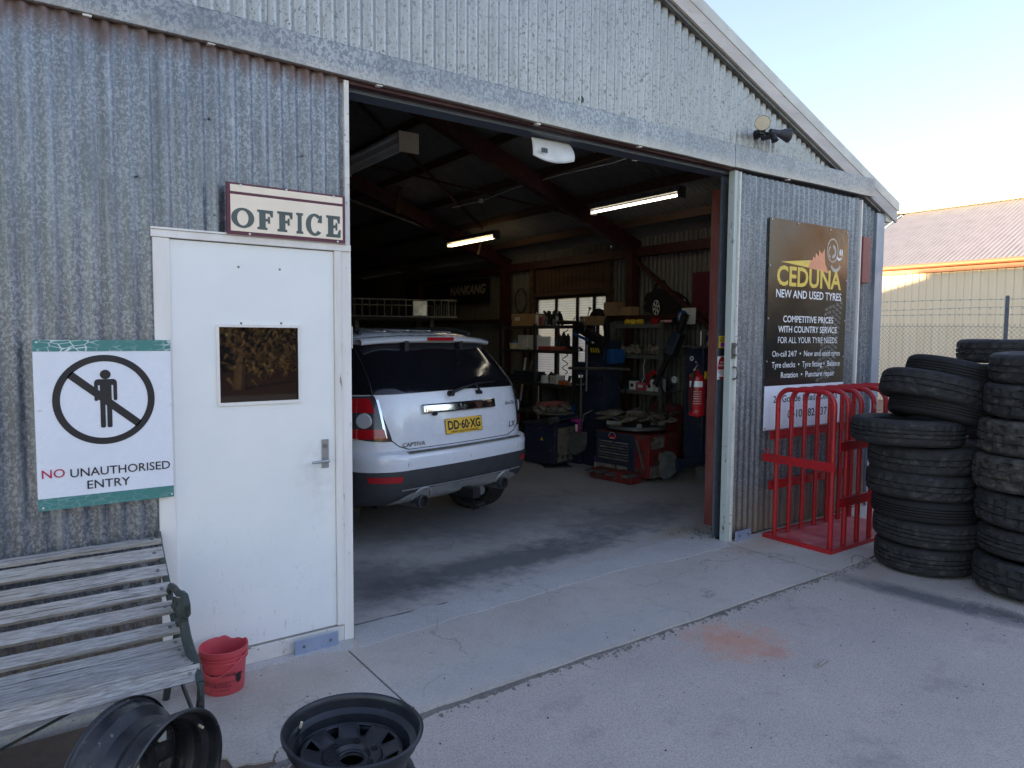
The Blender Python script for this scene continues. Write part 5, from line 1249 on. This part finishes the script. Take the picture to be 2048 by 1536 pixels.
for p in (1150,1160): B().tube([(5.07,Yp(p)+.05*math.cos(a),Z1+.07+.05*math.sin(a)) for a in [PI2*k/16 for k in range(16)]],.006,6,True).obj('lens_rim','black',t)
t=thing('tub','blue lidded cream tub on the second black shelf','tub',(5.12,Yp(1021),Z2))
B().lathe([(0,0),(.075,0),(.085,.10),(.0,.10)],20,Matrix.Translation((5.14,Yp(1021),Z2))).obj('body','cream',t,1); B().cyl((5.14,Yp(1021),Z2+.10),(5.14,Yp(1021),Z2+.13),.088,.088,20).obj('lid','blue',t)
for i,(a,c) in enumerate(((1048,1030),(1066,1050))): 
    t=thing('ring_binder','white ring binder, %s of the pair on the second black shelf'%('left' if i==0 else 'right'),'binder',(5.2,Yp(a),Z2))
    b=B(); b.box(5.12,5.40,Yp(a),Yp(c),Z2,Z2+.225-.02*i); b.obj('cover','white_plastic',t,0,.003); b=B(); b.box(5.117,5.12,Yp(a)+.03,Yp(a)+.07,Z2+.05,Z2+.16); b.obj('label','sign_white',t)
b=B(); b.box(5.08,5.35,Yp(1122),Yp(1074),Z2,Z2+.055); one('tool_tray',b,'red_dusty','dusty red tool tray on the second black shelf','tray',None,0,.004)
for i,p in enumerate((1113,1121,1129)): cyl_item('bottle',5.12,Yp(p),Z2+.056,.032,.18+.03*(i%2),'black',['dark bottle, first of three on the red tray','tallest dark bottle in the middle of three','third dark bottle, nearest the air hose'][i],'bottle','red_paint' if i==0 else 'black')
b=B()
for i in range(14): b.cyl((5.1+rr.random()*.25,Yp(1010+rr.random()*55),Z2+.01),(5.1+rr.random()*.25,Yp(1010+rr.random()*55),Z2+.04),.012,.012,6)
one('hand_tools',b,'dull_steel','loose hand tools lying in front of the ring binders','tools')
cyl_item('paint_tin',5.12,Yp(1084),Z3,.055,.13,'white_plastic','white dented tin with a black top on the third black shelf','tin')
carton(5.12,5.3,Yp(1106),Yp(1094),Z3,.12,'white_plastic','white plastic box between two white tins','plastic_box','box',False)
cyl_item('paint_tin',5.12,Yp(1109),Z3,.04,.14,'white_plastic','slim white tin at the right of the white group','tin','white_plastic')
cyl_item('jar',5.10,Yp(1117),Z3,.03,.06,'orange','small orange jar on the third black shelf','jar'); cyl_item('jar',5.10,Yp(1127),Z3,.05,.065,'orange','wider orange jar beside the small one','jar','dull_steel')
for i,p in enumerate((1077,1087)): cyl_item('canister',5.12,Yp(p),Z4,.035,.10,'white_plastic','white canister on the lowest black shelf, %s one'%('left' if not i else 'right'),'canister','white_plastic')
b=B(); 
for k in range(6): b.box(5.08+.05*k,5.11+.05*k,Yp(1060),Yp(1015),Z3+.02*(k%3),Z3+.05+.05*(k%3))
one('blue_jack_parts',b,'navy','dark blue jack parts heaped on the third black shelf','jack')
for i,(p,q) in enumerate((((5.45,5.95,.0),(5.5,5.75,1.35)),((5.4,5.85,.0),(5.5,5.60,1.30)))):
    b=B(); b.bar(*p and (p,q),.035,.02); one('timber_offcut',b,'timber' if i else 'white_wood',['pale length of timber leaning at the end of the black shelving','brown length of timber leaning beside the pale one'][i],'timber')
# grey shelving contents
Za,Zb,Zc=1.865,1.475,1.02
b=B()
for i in range(9):
    c=Vector((5.15+rr.gauss(0,.03),Yp(1240+rr.random()*40),Za+.03)); b.lathe([(.0,.03),(.03,.02),(.045,0),(.03,-.03),(0,-.03)],8,Matrix.Translation(c)@Euler((rr.random()*3,rr.random()*3,0)).to_matrix().to_4x4())
one('yellow_rags',b,'yellow','crumpled yellow gloves and rags on top of the grey shelving','rags',None,1)
t=carton(5.10,5.22,Yp(1311),Yp(1297),Za,.075,'red_paint','small red carton on top of the grey shelving','carton','box',False)
t=thing('carton','long black carton with a red label on top of the grey shelving','box',(5.15,Yp(1325),Za))
b=B(); b.box(5.10,5.24,Yp(1340),Yp(1312),Za,Za+.075); b.obj('body','black',t,0,.002); b=B(); b.box(5.0985,5.10,Yp(1338),Yp(1315),Za+.018,Za+.055); l=b.obj('label','red_paint',t)
text('MONTIERPASTE','white_ink',l,lambda u,v,d:(5.0982-d,-u,v),-Yp(1316),-Yp(1337),Za+.028,.02,.02)
t=thing('round_plate','round blue plate with a white cog mark on top of the grey shelving','plate',(5.2,Yp(1348),Za))
B().cyl((5.17,Yp(1350),Za+.085),(5.18,Yp(1350),Za+.085),.082,.082,28).obj('disc','blue',t)
b=B()
for k in range(10): a=PI2*k/10; b.bar((5.167,Yp(1350)+.030*math.cos(a),Za+.085+.030*math.sin(a)),(5.167,Yp(1350)+.055*math.cos(a),Za+.085+.055*math.sin(a)),.016,.002,(1,0,0))
ringpoly(b,Yp(1350),Za+.085,.045,.030,lambda u,v,d:(5.166,u,v),0,24); b.obj('cog_mark','white_ink',t)
b=B(); b.box(5.30,5.31,Yp(1362),Yp(1335),Za,Za+.20); one('white_card',b,'white_plastic','white card standing behind the round blue plate','card')
b=B()
for i in range(22): 
    c=Vector((5.13+rr.random()*.2,Yp(1232+rr.random()*80),Zb+.03+rr.random()*.06)); b.lathe([(.0,.05),(.04,.035),(.06,0),(.04,-.03),(0,-.03)],7,Matrix.Translation(c)@Euler((rr.random()*3,rr.random()*3,0)).to_matrix().to_4x4())
one('bagged_parts',b,'grime','heap of bagged parts on the middle shelf of the grey unit','parts',None,1)
for i,(p,w_,h,mat,lab) in enumerate(((1264,.11,.115,'white_plastic','white tub at the left of the lower grey shelf'),(1281,.17,.105,'red_dusty','dark red tub in the middle of the lower grey shelf'),(1298,.10,.125,'white_plastic','white jug with a black emblem on the lower grey shelf'),(1313,.08,.16,'white_plastic','tall white bottle at the right of the lower grey shelf'))):
    y=Yp(p)
    t=thing('tub',lab,'tub',(5.12,y,Zc)); b=B(); b.box(5.08,5.20,y-w_/2,y+w_/2,Zc,Zc+h); b.obj('body',mat,t,0,.008)
    b=B(); b.box(5.0,5.0,0,0,0,0) if False else b.cyl((5.13,y,Zc+h),(5.13,y,Zc+h+.02),w_*.32,w_*.30,14); b.obj('lid','navy' if i<2 else 'white_plastic',t)
    b=B(); b.box(5.078,5.0795,y-w_*.25,y+w_*.25,Zc+h*.35,Zc+h*.7); b.obj('label','ink' if i!=1 else 'white_plastic',t)
t=thing('grease_gun','red pistol grip grease gun hung on the grey shelf post','grease gun',(5.06,Yp(1310),1.2))
b=B(); b.bar((5.03,Yp(1316),1.27),(5.03,Yp(1300),1.22),.05,.05); b.bar((5.03,Yp(1303),1.23),(5.03,Yp(1300),1.10),.03,.04); b.obj('body','red_paint',t,0,.005)
b=B(); b.cyl((5.03,Yp(1316),1.27),(5.03,Yp(1328),1.20),.006,.004,8); b.obj('nozzle','steel',t,1)
b=B(); b.tube([(5.1,Yp(1288),1.45),(5.08,Yp(1286),1.33),(5.09,Yp(1287),1.2),(5.08,Yp(1284),1.12)],.005,6); one('string',b,'white_plastic','pale cord hanging between the grey shelves','cord',None,1)
b=B()
for i in range(12): b.box(5.1+rr.random()*.2,5.2+rr.random()*.2,Yp(1228+rr.random()*25)-.03,Yp(1228+rr.random()*25)+.04,Zc,Zc+.04+rr.random()*.1)
one('black_parts',b,'black','black boxed parts at the left end of the lower grey shelf','parts')
for i,(p,q) in enumerate((((5.3,3.05,.0),(5.45,2.85,.9)),((5.35,2.75,.0),(5.48,2.60,.95)))):
    b=B(); b.bar(p,q,.09,.02); one('timber_offcut',b,'timber',['wide brown board leaning under the grey shelving','second brown board leaning under the grey shelving, nearer the doorway'][i],'timber')
# things on the wall
carton(5.42,5.6,3.54,3.80,2.0,.19,'card','square brown carton on the wall rail beside the window',lab=False)
carton(5.44,5.6,3.28,3.52,2.0,.12,'card','open tan carton on the wall rail by the frame post',lab=False)
t=thing('inner_tube','black inner tube hanging from the rail in front of the window','inner tube',(5.45,3.93,1.9))
b=B(); b.tube([(5.44,3.93+.20*math.cos(a),1.70+.36*math.sin(a)) for a in [PI2*k/30 for k in range(30)]],.055,12,True); b.obj('tube','rubber_new',t,1)
t=thing('hanging_belt','thin black loop hanging high on the wall past the frame post','belt',(5.55,5.95,2.4))
b=B(); b.tube([(5.56,5.98+.16*math.cos(a),2.30+.20*math.sin(a)) for a in [PI2*k/24 for k in range(24)]],.012,6,True); b.obj('loop','black',t,1)
# wall cut-out of a car
cc=thing('car_cutout','black car cut-out with a white wheel on the wall right of the post','wall decoration',(5.58,2.8,2.2))
cy=lambda u,v,d:(5.575-d,3.16-u,1.985+v)
out=[(0,.12),(.02,.25),(.06,.31),(.16,.33),(.20,.42),(.26,.47),(.36,.47),(.42,.38),(.46,.33),(.56,.32),(.66,.27),(.74,.22),(.80,.14),(.82,.06),(.78,.02),(.60,.0),(.42,.02),(.30,.0),(.14,.04),(.04,.07)]
b=B(); b.prism(out,cy,.02); b.obj('silhouette','black',cc)
b=B(); b.prism(circ(.25,.11,.075,.125,28),lambda u,v,d:cy(u,v,d+.02),.012); b.obj('tyre','rubber_new',cc)
b=B(); ringpoly(b,.25,.11,.105,.090,lambda u,v,d:cy(.25+(u-.25)*.6,v,.034),0,28)
for k in range(6):
    a=PI2*k/6+.3; c_,s_=math.cos(a),math.sin(a); b.add([cy(.25+.6*(.02*c_-.012*s_),.11+.02*s_+.012*c_,.034),cy(.25+.6*(.095*c_-.016*s_),.11+.095*s_+.016*c_,.034),cy(.25+.6*(.095*c_+.016*s_),.11+.095*s_-.016*c_,.034),cy(.25+.6*(.02*c_+.012*s_),.11+.02*s_-.012*c_,.034)],[(0,1,2,3)])
b.obj('wheel_print','white_plastic',cc)
b=B(); b.prism([(.24,.36),(.27,.43),(.35,.43),(.38,.36)],lambda u,v,d:cy(u,v,d+.02),.002); b.obj('window_print','dim_ink',cc)
for i,u in enumerate((.03,.72)): b=B(); b.prism(circ(u,.18,.022,.03,16),lambda u,v,d:cy(u,v,d+.02),.003); b.obj('lamp_print','pale_ink' if i else 'dim_ink',cc)
b=B(); b.box(5.56,5.585,2.05,2.32,2.02,2.52); one('checker_sheet',b,'maroon','tall dark maroon panel on the wall beside the doorway post','panel')
ban=thing('tyre_banner','black banner with grey NANKANG lettering deep in the shed','banner',(5.57,8.6,2.5))
b=B(); b.box(5.565,5.575,6.95,10.2,2.30,2.74); b.obj('cloth','ink',ban)
text('NANKANG','pale_ink',ban,lambda u,v,d:(5.563-d,-u,v),-8.32,-7.05,2.485,.16,.04,shear=.25)
# lights
def fitting(x,y0,y1,z,lab,tubes,mat,warm):
    t=thing('fluorescent_light',lab,'light',(x,(y0+y1)/2,z),'fluorescent lights hung from the roof')
    b=B(); b.box(x-.06,x+.06,y0,y1,z+.03,z+.09); b.obj('housing',mat,t,0,.004)
    for y in (y0,y1-.02):
        b=B(); b.box(x-.055,x+.055,y,y+.02,z-.03,z+.03); b.obj('end_cap','cream' if not warm else mat,t)
    for dx in tubes:
        b=B(); b.cyl((x+dx,y0+.025,z-.005),(x+dx,y1-.025,z-.005),.013,.013,12); b.obj('tube',warm or 'white_plastic',t,1)
    for y in (y0+.2,y1-.2):
        b=B(); b.tube([(x,y,z+.09),(x,y,roofz(x)-.1)],.002,4); b.obj('chain','dull_steel',t)
    return t
fitting(4.30,1.42,2.81,3.20,'lit fluorescent light nearest the doorway',(-.03,),'dull_steel','tube')
fitting(4.30,4.87,6.20,3.14,'lit warm fluorescent light over the parked white wagon',(-.03,.03),'dull_steel','tube_warm')
t=fitting(1.80,2.80,4.35,3.60,'unlit cream fluorescent fitting high at the left of the doorway',(-.03,.03),'white_plastic',None)
b=B(); b.box(1.70,1.90,2.78,4.37,3.69,3.72); b.obj('hood','white_plastic',t)
b=B(); b.box(1.69,1.91,2.765,2.78,3.52,3.72); b.obj('end_plate','cream',t)
hp=thing('light_diffuser','curled white plastic panel hanging under the door track','panel',(1.5,.12,2.97))
b=B(); b.grid(lambda u,v:(1.327+.334*u,.12-.05*math.sin(v*1.9)*(.4+u)+.02*u,3.035-.17*v+.03*(2*u-1)**2*v-.02*(1-u)*(1-v)),12,10); o=b.obj('sheet','white_plastic',hp,60); md=o.modifiers.new('s','SOLIDIFY'); md.thickness=.003
b=B()
for k in range(9): b.box(1.375+.006*k,1.375+.006*k+(.003 if k%3 else .0045),.070,.073,2.915,2.945)
b.obj('barcode','ink',hp)
# ---------------------------------------------------------------- wheel balancer
wb=thing('wheel_balancer','dark navy wheel balancer cabinet heaped with rags behind the wagon','wheel balancer',(4.4,3.8,0))
def rb(cx,cy,rot): return Matrix.Translation((cx,cy,0))@Matrix.Rotation(R(rot),4,'Z')
m=rb(4.50,3.78,14)
b=B(); b.box(-.30,.30,-.26,.26,.02,.52,m); b.obj('cabinet','navy',wb,0,.012)
b=B(); b.box(-.33,.34,-.29,.29,.52,.555,m); b.obj('tray_top','navy',wb,0,.01)
b=B(); b.box(-.24,.28,-.268,-.262,.05,.50,m); b.obj('side_panel','grime',wb)
b=B(); tri=[(.0,0),(.05,0),(.025,.045)]; b.prism(tri,lambda u,v,d:m@Vector((-.302-d,-.02-u,.33+v)),.001); b.obj('warning_triangle','yellow_plate',wb)
b=B(); b.cyl(m@Vector((.05,0,.66)),m@Vector((.05,0,.68)),.27,.25,28); b.obj('wheel_guard','dull_steel',wb,1)
b=B(); b.cyl(m@Vector((-.30,-.2,.60)),m@Vector((.30,-.2,.60)),.014,.014,10); b.cyl(m@Vector((-.32,-.2,.60)),m@Vector((-.18,-.2,.60)),.045,.045,16); b.obj('spindle','steel',wb,1)
b=B()
for i in range(26):
    c=m@Vector((rr.uniform(-.26,.3),rr.uniform(-.1,.25),.70+rr.random()*.05)); b.lathe([(.0,.03),(.05,.025),(.08,0),(.05,-.03),(0,-.03)],8,Matrix.Translation(c)@Euler((rr.random()*.8,rr.random()*.8,0)).to_matrix().to_4x4())
one('rag_heap',b,'grime','greasy brown rags heaped on the wheel balancer','rags',None,1)
b=B(); b.box(-.10,.35,.0,.22,.76,.80,m); one('tool_tray',b,'red_dusty','red tray on top of the rags on the wheel balancer','tray',None,0,.004)
b=B(); b.box(.26,.46,-.05,.18,.56,.73,m); b.box(.25,.47,-.06,.19,.73,.745,m); one('parts_bin',b,'blue','bright blue parts bin at the end of the wheel balancer','bin',None,0,.006)
mt=thing('floor_grating','small black slatted grating lying on the shed floor','grating',(4.33,3.52,0))
m=rb(4.33,3.52,-24)
for k in range(7): b=B(); b.box(-.17+.052*k,-.14+.052*k,-.15,.15,.006,.020,m); b.obj('slat','black',mt)
b=B(); b.box(-.18,.20,-.16,-.145,.0,.014,m); b.box(-.18,.20,.145,.16,.0,.014,m); b.obj('frame','black',mt)
# ---------------------------------------------------------------- tyre changers
def pedal(b,m,x,y): b.box(x-.09,x,y-.035,y+.035,.075,.10,m)
tc=thing('tyre_changer','tall navy tyre changer with hazard stripes in front of the window','tyre changer',(4.7,3.3,0))
b=B(); b.box(4.72,5.02,3.02,3.40,0,1.66); b.obj('column','navy',tc,0,.01)
b=B(); b.box(4.66,5.0,3.42,3.98,0,.40); b.obj('cabinet','navy',tc,0,.01)
b=B(); b.box(4.60,4.74,3.02,3.46,1.20,1.37); b.obj('slide_block','navy',tc,0,.006)
b=B(); b.cyl((4.58,3.55,1.285),(4.58,2.43,1.315),.018,.018,12); b.obj('slide_bar','dull_steel',tc,1)
b=B(); b.cyl((4.58,3.20,1.00),(4.58,3.20,1.60),.014,.014,10); b.cyl((4.60,3.33,.5),(4.60,3.33,1.22),.010,.010,8); b.obj('chrome_rod','steel',tc,1)
b=B(); b.box(4.69,4.72,3.03,3.26,1.46,1.60); hz=b.obj('control_box','black',tc)
for k in range(4): b=B(); b.prism([(0,0),(.024,0),(.004,.06),(-.020,.06)],lambda u,v,d,k=k:(4.688-d,3.235-.045*k-u,1.50+v),.001); b.obj('hazard_stripe','yellow',hz)
b=B(); b.box(4.74,4.98,2.90,3.015,1.36,1.55); b.obj('air_tank','blue',tc,0,.02)
b=B(); b.bar((4.68,3.52,1.84),(4.68,2.95,1.62),.12,.10); b.obj('tilt_arm','black',tc,0,.012)
b=B(); b.bar((4.61,3.50,1.74),(4.61,3.22,1.66),.03,.03); b.obj('arm_trim','blue',tc)
b=B(); b.cyl((4.66,3.17,1.62),(4.66,3.17,1.72),.035,.035,14); b.obj('cup','steel',tc,1)
b=B(); b.tube([(4.62,3.30,1.78),(4.60,3.25,1.86),(4.60,3.18,2.07)],.006,6); b.cyl((4.60,3.18,2.06),(4.60,3.17,2.075),.02,.02,10); b.obj('lever_rod','steel',tc,1)
b=B(); b.tube([(4.55,3.60-.055*math.cos(k*.55)-.0*k,1.80-.60*k/60-.0) for k in range(61)],.006,6); one('coiled_air_hose',b,'black','thin black coiled air hose hanging by the navy tyre changer','hose',None,1)
t=thing('bead_breaker','grey shovel shaped bead breaker on a bent steel rod','bead breaker',(4.45,3.25,.3))
poly=[(.0,.0),(.08,-.03),(.20,.06),(.24,.16),(.235,.30),(.13,.285),(.02,.235),(-.01,.10)]
b=B(); b.prism(poly,lambda u,v,d:(4.50+d+.05*math.sin(u*8),3.44-u*1.25,.175+v),.012); b.obj('blade','blade',t,0,.004)
b=B(); b.tube([(4.50,3.20,.44),(4.50,3.20,.50),(4.52,3.17,.70),(4.60,3.10,.76)],.009,8); b.obj('rod','steel',t,1); b=B(); b.box(4.48,4.52,3.15,3.25,.44,.475); b.obj('clamp','dull_steel',t)
# red changer
t2=thing('tyre_changer','dusty red and black tyre changer nearest the doorway, rags on its turntable','tyre changer',(4.6,2.4,0))
m=rb(4.72,2.42,6)
b=B(); b.box(-.28,.28,-.40,.42,.06,.56,m); b.obj('body','red_grimy',t2,0,.01)
b=B(); b.box(-.30,-.281,-.20,.40,.10,.55,m); fp_=b.obj('front_panel','navy',t2,0,.008)
for k in range(7): b=B(); b.box(-.318,-.300,-.12,.34,.245+.034*k-.02,.262+.034*k-.02,m); b.obj('louvre','dull_steel' if k%2 else 'grime',fp_,0,.003)
b=B(); b.prism([(-.05,0),(.05,0),(.065,.02),(.04,.045),(-.04,.045),(-.065,.02)],lambda u,v,d:m@Vector((-.3015-d,.13-u,.475+v)),.002); e=b.obj('maker_badge','red_paint',fp_); 
b=B(); b.box(-.3045,-.3035,.10,.17,.480,.487,m); ringpoly(b,.135,.50,.055,.050,lambda u,v,d:m@Vector((-.3045,u,v)),0,20,0,PI); b.obj('badge_print','white_ink',fp_)
b=B(); b.box(-.312,-.302,-.10,.38,.10,.16,m); b.obj('mud_strip','grime',fp_)
b=B(); b.box(-.24,.0,-.412,-.402,.40,.54,m); b.box(-.26,.02,-.412,-.402,.06,.20,m); b.box(-.10,.06,-.43,-.402,.25,.35,m); b.obj('side_recess','grime',t2,0,.006)
b=B(); b.bar(m@Vector((-.31,-.24,.50)),m@Vector((-.31,-.36,.16)),.02,.025); b.obj('pry_bar','dull_steel',t2)
b=B(); b.box(-.50,-.29,-.32,.30,.005,.12,m); b.obj('pedal_box','red_grimy',t2,0,.006)
for k,yy in enumerate((.26,.10,-.06,-.30)):
    b=B(); b.box(-.60,-.44,yy-.045,yy+.045,.085+.01*(k%2),.112+.01*(k%2),m); b.obj('pedal','dull_steel',t2,0,.006)
b=B(); b.cyl(m@Vector((0,.02,.56)),m@Vector((0,.02,.60)),.09,.09,16); b.cyl(m@Vector((0,.02,.60)),m@Vector((0,.02,.635)),.36,.34,28); b.obj('turntable','dull_steel',t2,1)
for k in range(4):
    a=R(45+90*k); b=B(); b.bar(m@Vector((.18*math.cos(a),.02+.18*math.sin(a),.65)),m@Vector((.36*math.cos(a),.02+.36*math.sin(a),.66)),.06,.05); b.obj('jaw','dull_steel',t2,0,.004)
b=B(); b.prism([(.25,.06),(.62,.06),(.62,.86),(.50,.86),(.25,.60)],lambda u,v,d:m@Vector((u,-.22+d,v)),.34); b.obj('rear_arm','red_grimy',t2,0,.01)
b=B(); b.box(4.93,5.16,1.60,1.86,.30,1.57); col=b.obj('column','navy',t2,0,.01)
for x in (4.99,5.05,5.11): b=B(); b.box(x,x+.004,1.592,1.60,.32,1.0); b.obj('rib','dull_steel',col)
b=B(); b.cyl((4.929,1.77,1.46),(4.925,1.77,1.46),.028,.028,20); b.obj('round_badge','white_ink',col); b=B(); b.cyl((4.925,1.77,1.46),(4.922,1.77,1.46),.012,.012,16); b.obj('badge_dot','ink',col)
tf=lambda u,v,d:(4.928-d,-u,v)
text('O','yellow_plate',col,tf,-1.795,-1.755,1.235,.045,.03); text('E','yellow_plate',col,tf,-1.79,-1.758,1.14,.045,.03)
b=B(); ringpoly(b,1.77,1.02,.028,.016,lambda u,v,d:(4.926,u,v),0,20); b.obj('red_ring','red_paint',col)
b=B(); b.box(4.90,4.93,1.62,1.68,.78,.94); b.obj('switch_box','red_paint',col)
b=B(); b.box(4.90,5.20,1.55,1.90,1.59,1.61); b.cyl((5.0,1.70,1.61),(5.0,1.70,1.80),.02,.02,10); b.cyl((5.08,1.66,1.61),(5.08,1.66,1.78),.012,.012,8); b.box(4.97,5.12,1.62,1.74,1.78,1.80); b.obj('top_plate','steel',t2,1)
b=B(); b.box(4.95,5.10,1.15,1.60,1.66,1.73); b.obj('swing_arm','navy',t2,0,.006)
# inclined ram with ribbed gaiter
b=B(); b.tube([(5.05,1.98,1.98),(5.03,2.06,1.76)],.04,10); 
for k in range(7): 
    c=Vector((5.05,1.98,1.98)).lerp(Vector((5.03,2.06,1.76)),k/7); d=Vector((5.05,1.98,1.98)).lerp(Vector((5.03,2.06,1.76)),(k+.5)/7); b.cyl(c,d,.055,.045,12)
b.obj('gaiter','black',t2,1)
b=B(); b.bar((5.03,2.06,1.76),(5.0,2.16,1.50),.17,.12); b.obj('ram','navy',t2,0,.015)
b=B(); b.bar((5.0,2.16,1.50),(4.95,2.36,1.12),.06,.05); b.obj('helper_arm','black',t2,0,.01)
b=B(); b.tube([(4.95,2.30,1.18),(4.93,2.20,1.05),(4.90,2.1,.8),(4.95,2.18,.55),(5.0,2.1,.4)],.012,8); b.obj('hose','black',t2,1)
b=B(); b.cyl((4.93,2.03,1.20),(4.945,2.03,1.20),.045,.045,20); g=b.obj('pressure_gauge','white_plastic',t2); b=B(); ringpoly(b,2.03,1.20,.048,.042,lambda u,v,d:(4.929,u,v),0,24); b.bar((4.928,2.03,1.20),(4.928,2.05,1.225),.006,.002,(1,0,0)); b.obj('dial','ink',g)
t=thing('bead_breaker','dark grey bead breaker shoe at the side of the red tyre changer','bead breaker',(4.6,1.75,.25))
poly=[(-.11,-.10),(-.13,.02),(-.09,.16),(-.05,.19),(.04,.17),(.11,.07),(.12,-.02),(.02,-.11),(-.05,-.14)]
b=B(); b.prism(poly,lambda u,v,d:(4.52+u*.95+d,1.72-.35*u,.235+v),.03); b.obj('shoe','blade',t,0,.006)
b=B(); b.cyl((4.62,1.70,.25),(5.0,1.62,.30),.055,.07,14); b.cyl((4.60,1.70,.25),(4.70,1.69,.26),.07,.07,14); b.obj('arm','navy',t,1)
b=B()
for i in range(34):
    c=m@Vector((rr.gauss(0,.17),.02+rr.gauss(0,.17),.70+rr.random()*.07)); b.lathe([(.0,.02),(.07,.018),(.12,0),(.07,-.02),(0,-.02)],8,Matrix.Translation(c)@Euler((rr.gauss(0,.35),rr.gauss(0,.35),rr.random()*6)).to_matrix().to_4x4())
one('rag_heap',b,'grime','torn brown cloth and cardboard piled on the red tyre changer','rags',None,1)
b=B()
for k in range(5):
    a=k*1.3; b.tube([m@Vector((.36*math.cos(a),.36*math.sin(a),.72)),m@Vector((.42*math.cos(a+.3),.40*math.sin(a+.3),.76)),m@Vector((.36*math.cos(a+.7),.36*math.sin(a+.7),.70))],.007,6)
one('wire_offcuts',b,'dull_steel','bent wire offcuts sticking out of the cloth on the red changer','wire',None,1)
b=B(); b.prism([(0,0),(.38,0),(.0,.24)],lambda u,v,d:(5.0+.8*u,1.72-.6*u+d,v),.015); one('steel_offcut',b,'dull_steel','triangular grey steel plate on the floor beside the red changer','plate')
def pail(x,y,z,r,h,mat,lid,lab):
    t=thing('pail',lab,'pail',(x,y,z)); B().lathe([(0,0),(r*.85,0),(r,h*.82),(0,h*.82)],20,Matrix.Translation((x,y,z))).obj('body',mat,t,1)
    B().lathe([(r*.9,0),(r*1.1,0),(r*1.1,h*.14),(r*.95,h*.18),(.0,h*.18)],20,Matrix.Translation((x,y,z+h*.82))).obj('lid',lid,t,1)
    b=B(); b.grid(lambda u,v:(x+(r*.96+.001)*math.cos(PI+.9-1.5*u),y+(r*.96+.001)*math.sin(PI+.9-1.5*u),z+h*(.12+.5*v)),8,2); b.obj('label','sign_cream',t,1); return t
pail(4.78,3.60,.402,.085,.19,'pink','pink','bright pink lidded pail on the low navy cabinet')
pail(4.62,2.98,.0,.065,.17,'magenta','magenta','purple pail on the floor behind the red tyre changer')
b=B()
for k in range(6): b.tube([(5.50-.012*k,3.80+(.21+.012*k)*math.cos(a),.62+(.27-.012*k)*math.sin(a)) for a in [PI2*j/26 for j in range(26)]],.011,6,True)
o=one('hose_coil',b,'blue','coil of blue air hose hung on the wall under the window','hose',None,1); o.data.materials[0]=M['navy']
# fire extinguisher
fx_=thing('fire_extinguisher','red fire extinguisher with a white label behind the faded red post','fire extinguisher',(3.665,.62,1.0))
X,Y=3.70,.66
B().lathe([(.0,.975),(.072,.975),(.078,.985),(.078,1.02),(.075,1.03),(.078,1.04),(.078,1.29),(.066,1.34),(.03,1.37),(.018,1.40),(.0,1.40)],28,Matrix.Translation((X,Y,0))).obj('cylinder','red_paint',fx_,1)
b=B(); b.grid(lambda u,v:(X+.0795*math.cos(PI+1.3-1.7*u),Y+.0795*math.sin(PI+1.3-1.7*u),1.245+.055*v),10,1); b.obj('label','white_ink',fx_,1)
b=B()
for k in range(6): b.grid(lambda u,v:(X+.0795*math.cos(PI+1.2-1.2*u),Y+.0795*math.sin(PI+1.2-1.2*u),1.09+.022*k+.006*v),8,1)
b.obj('instruction_print','pale_ink',fx_,1)
b=B(); b.cyl((X,Y,1.40),(X,Y,1.44),.016,.016,10); b.bar((X-.02,Y-.01,1.445),(X-.11,Y-.05,1.40),.02,.008); b.bar((X-.02,Y-.01,1.455),(X-.08,Y-.04,1.48),.02,.008); b.obj('valve_head','steel',fx_,0,.002)
b=B(); b.box(X+.0,X+.05,Y-.085,Y-.078,1.32,1.39); b.obj('tag','yellow',fx_)
b=B(); b.tube([(X-.02,Y-.02,1.43),(X-.09,Y-.03,1.40),(X-.098,Y-.02,1.25),(X-.095,Y,1.02)],.012,8); b.obj('hose','black',fx_,1)

b=B(); q=random.Random(5)
for i in range(150):
    x,y=5.15+q.random()*.35,q.choice([q.uniform(2.4,3.2),q.uniform(4.1,5.75)]); z=q.choice([.0,.0,.46,.57,1.01,1.01,1.49]); s_=q.uniform(.02,.07)
    m_=Matrix.Translation((x,y,z+s_))@Euler((q.random(),q.random(),q.random())).to_matrix().to_4x4()
    if q.random()<.5: b.box(-s_,s_,-s_*.7,s_*.7,-s_*.5,s_*.5,m_)
    else: b.cyl(m_@Vector((0,0,-s_)),m_@Vector((0,0,s_)),s_*.5,s_*.5,8)
o=b.obj('workshop_clutter','shelf_dark'); o['kind']='stuff'; tag(o,'dark jumble of small parts filling the backs of the shelves','clutter')
for k,(p,lab) in enumerate(((((4.95,3.0,1.2),(5.1,2.9,.7),(5.2,3.1,.3),(5.0,3.4,.02)),'black hose sagging between the two tyre changers'),(((5.4,4.0,1.5),(5.2,3.9,1.0),(5.3,3.7,.5),(5.1,3.6,.05)),'black cable hanging down below the window'),(((4.9,2.6,.7),(5.0,2.9,.5),(4.9,3.1,.2),(4.7,3.1,.02)),'thin black air line behind the red tyre changer'))):
    b=B(); pts=[Vector(a) for a in p]; P=[]
    for i in range(len(pts)-1):
        for t in range(6): P.append(pts[i].lerp(pts[i+1],t/6)+Vector((.03*math.sin(t+i),.03*math.cos(t*1.3),0)))
    P.append(pts[-1]); b.tube(P,.012,6); one('air_line',b,'black',lab,'hose',None,1)
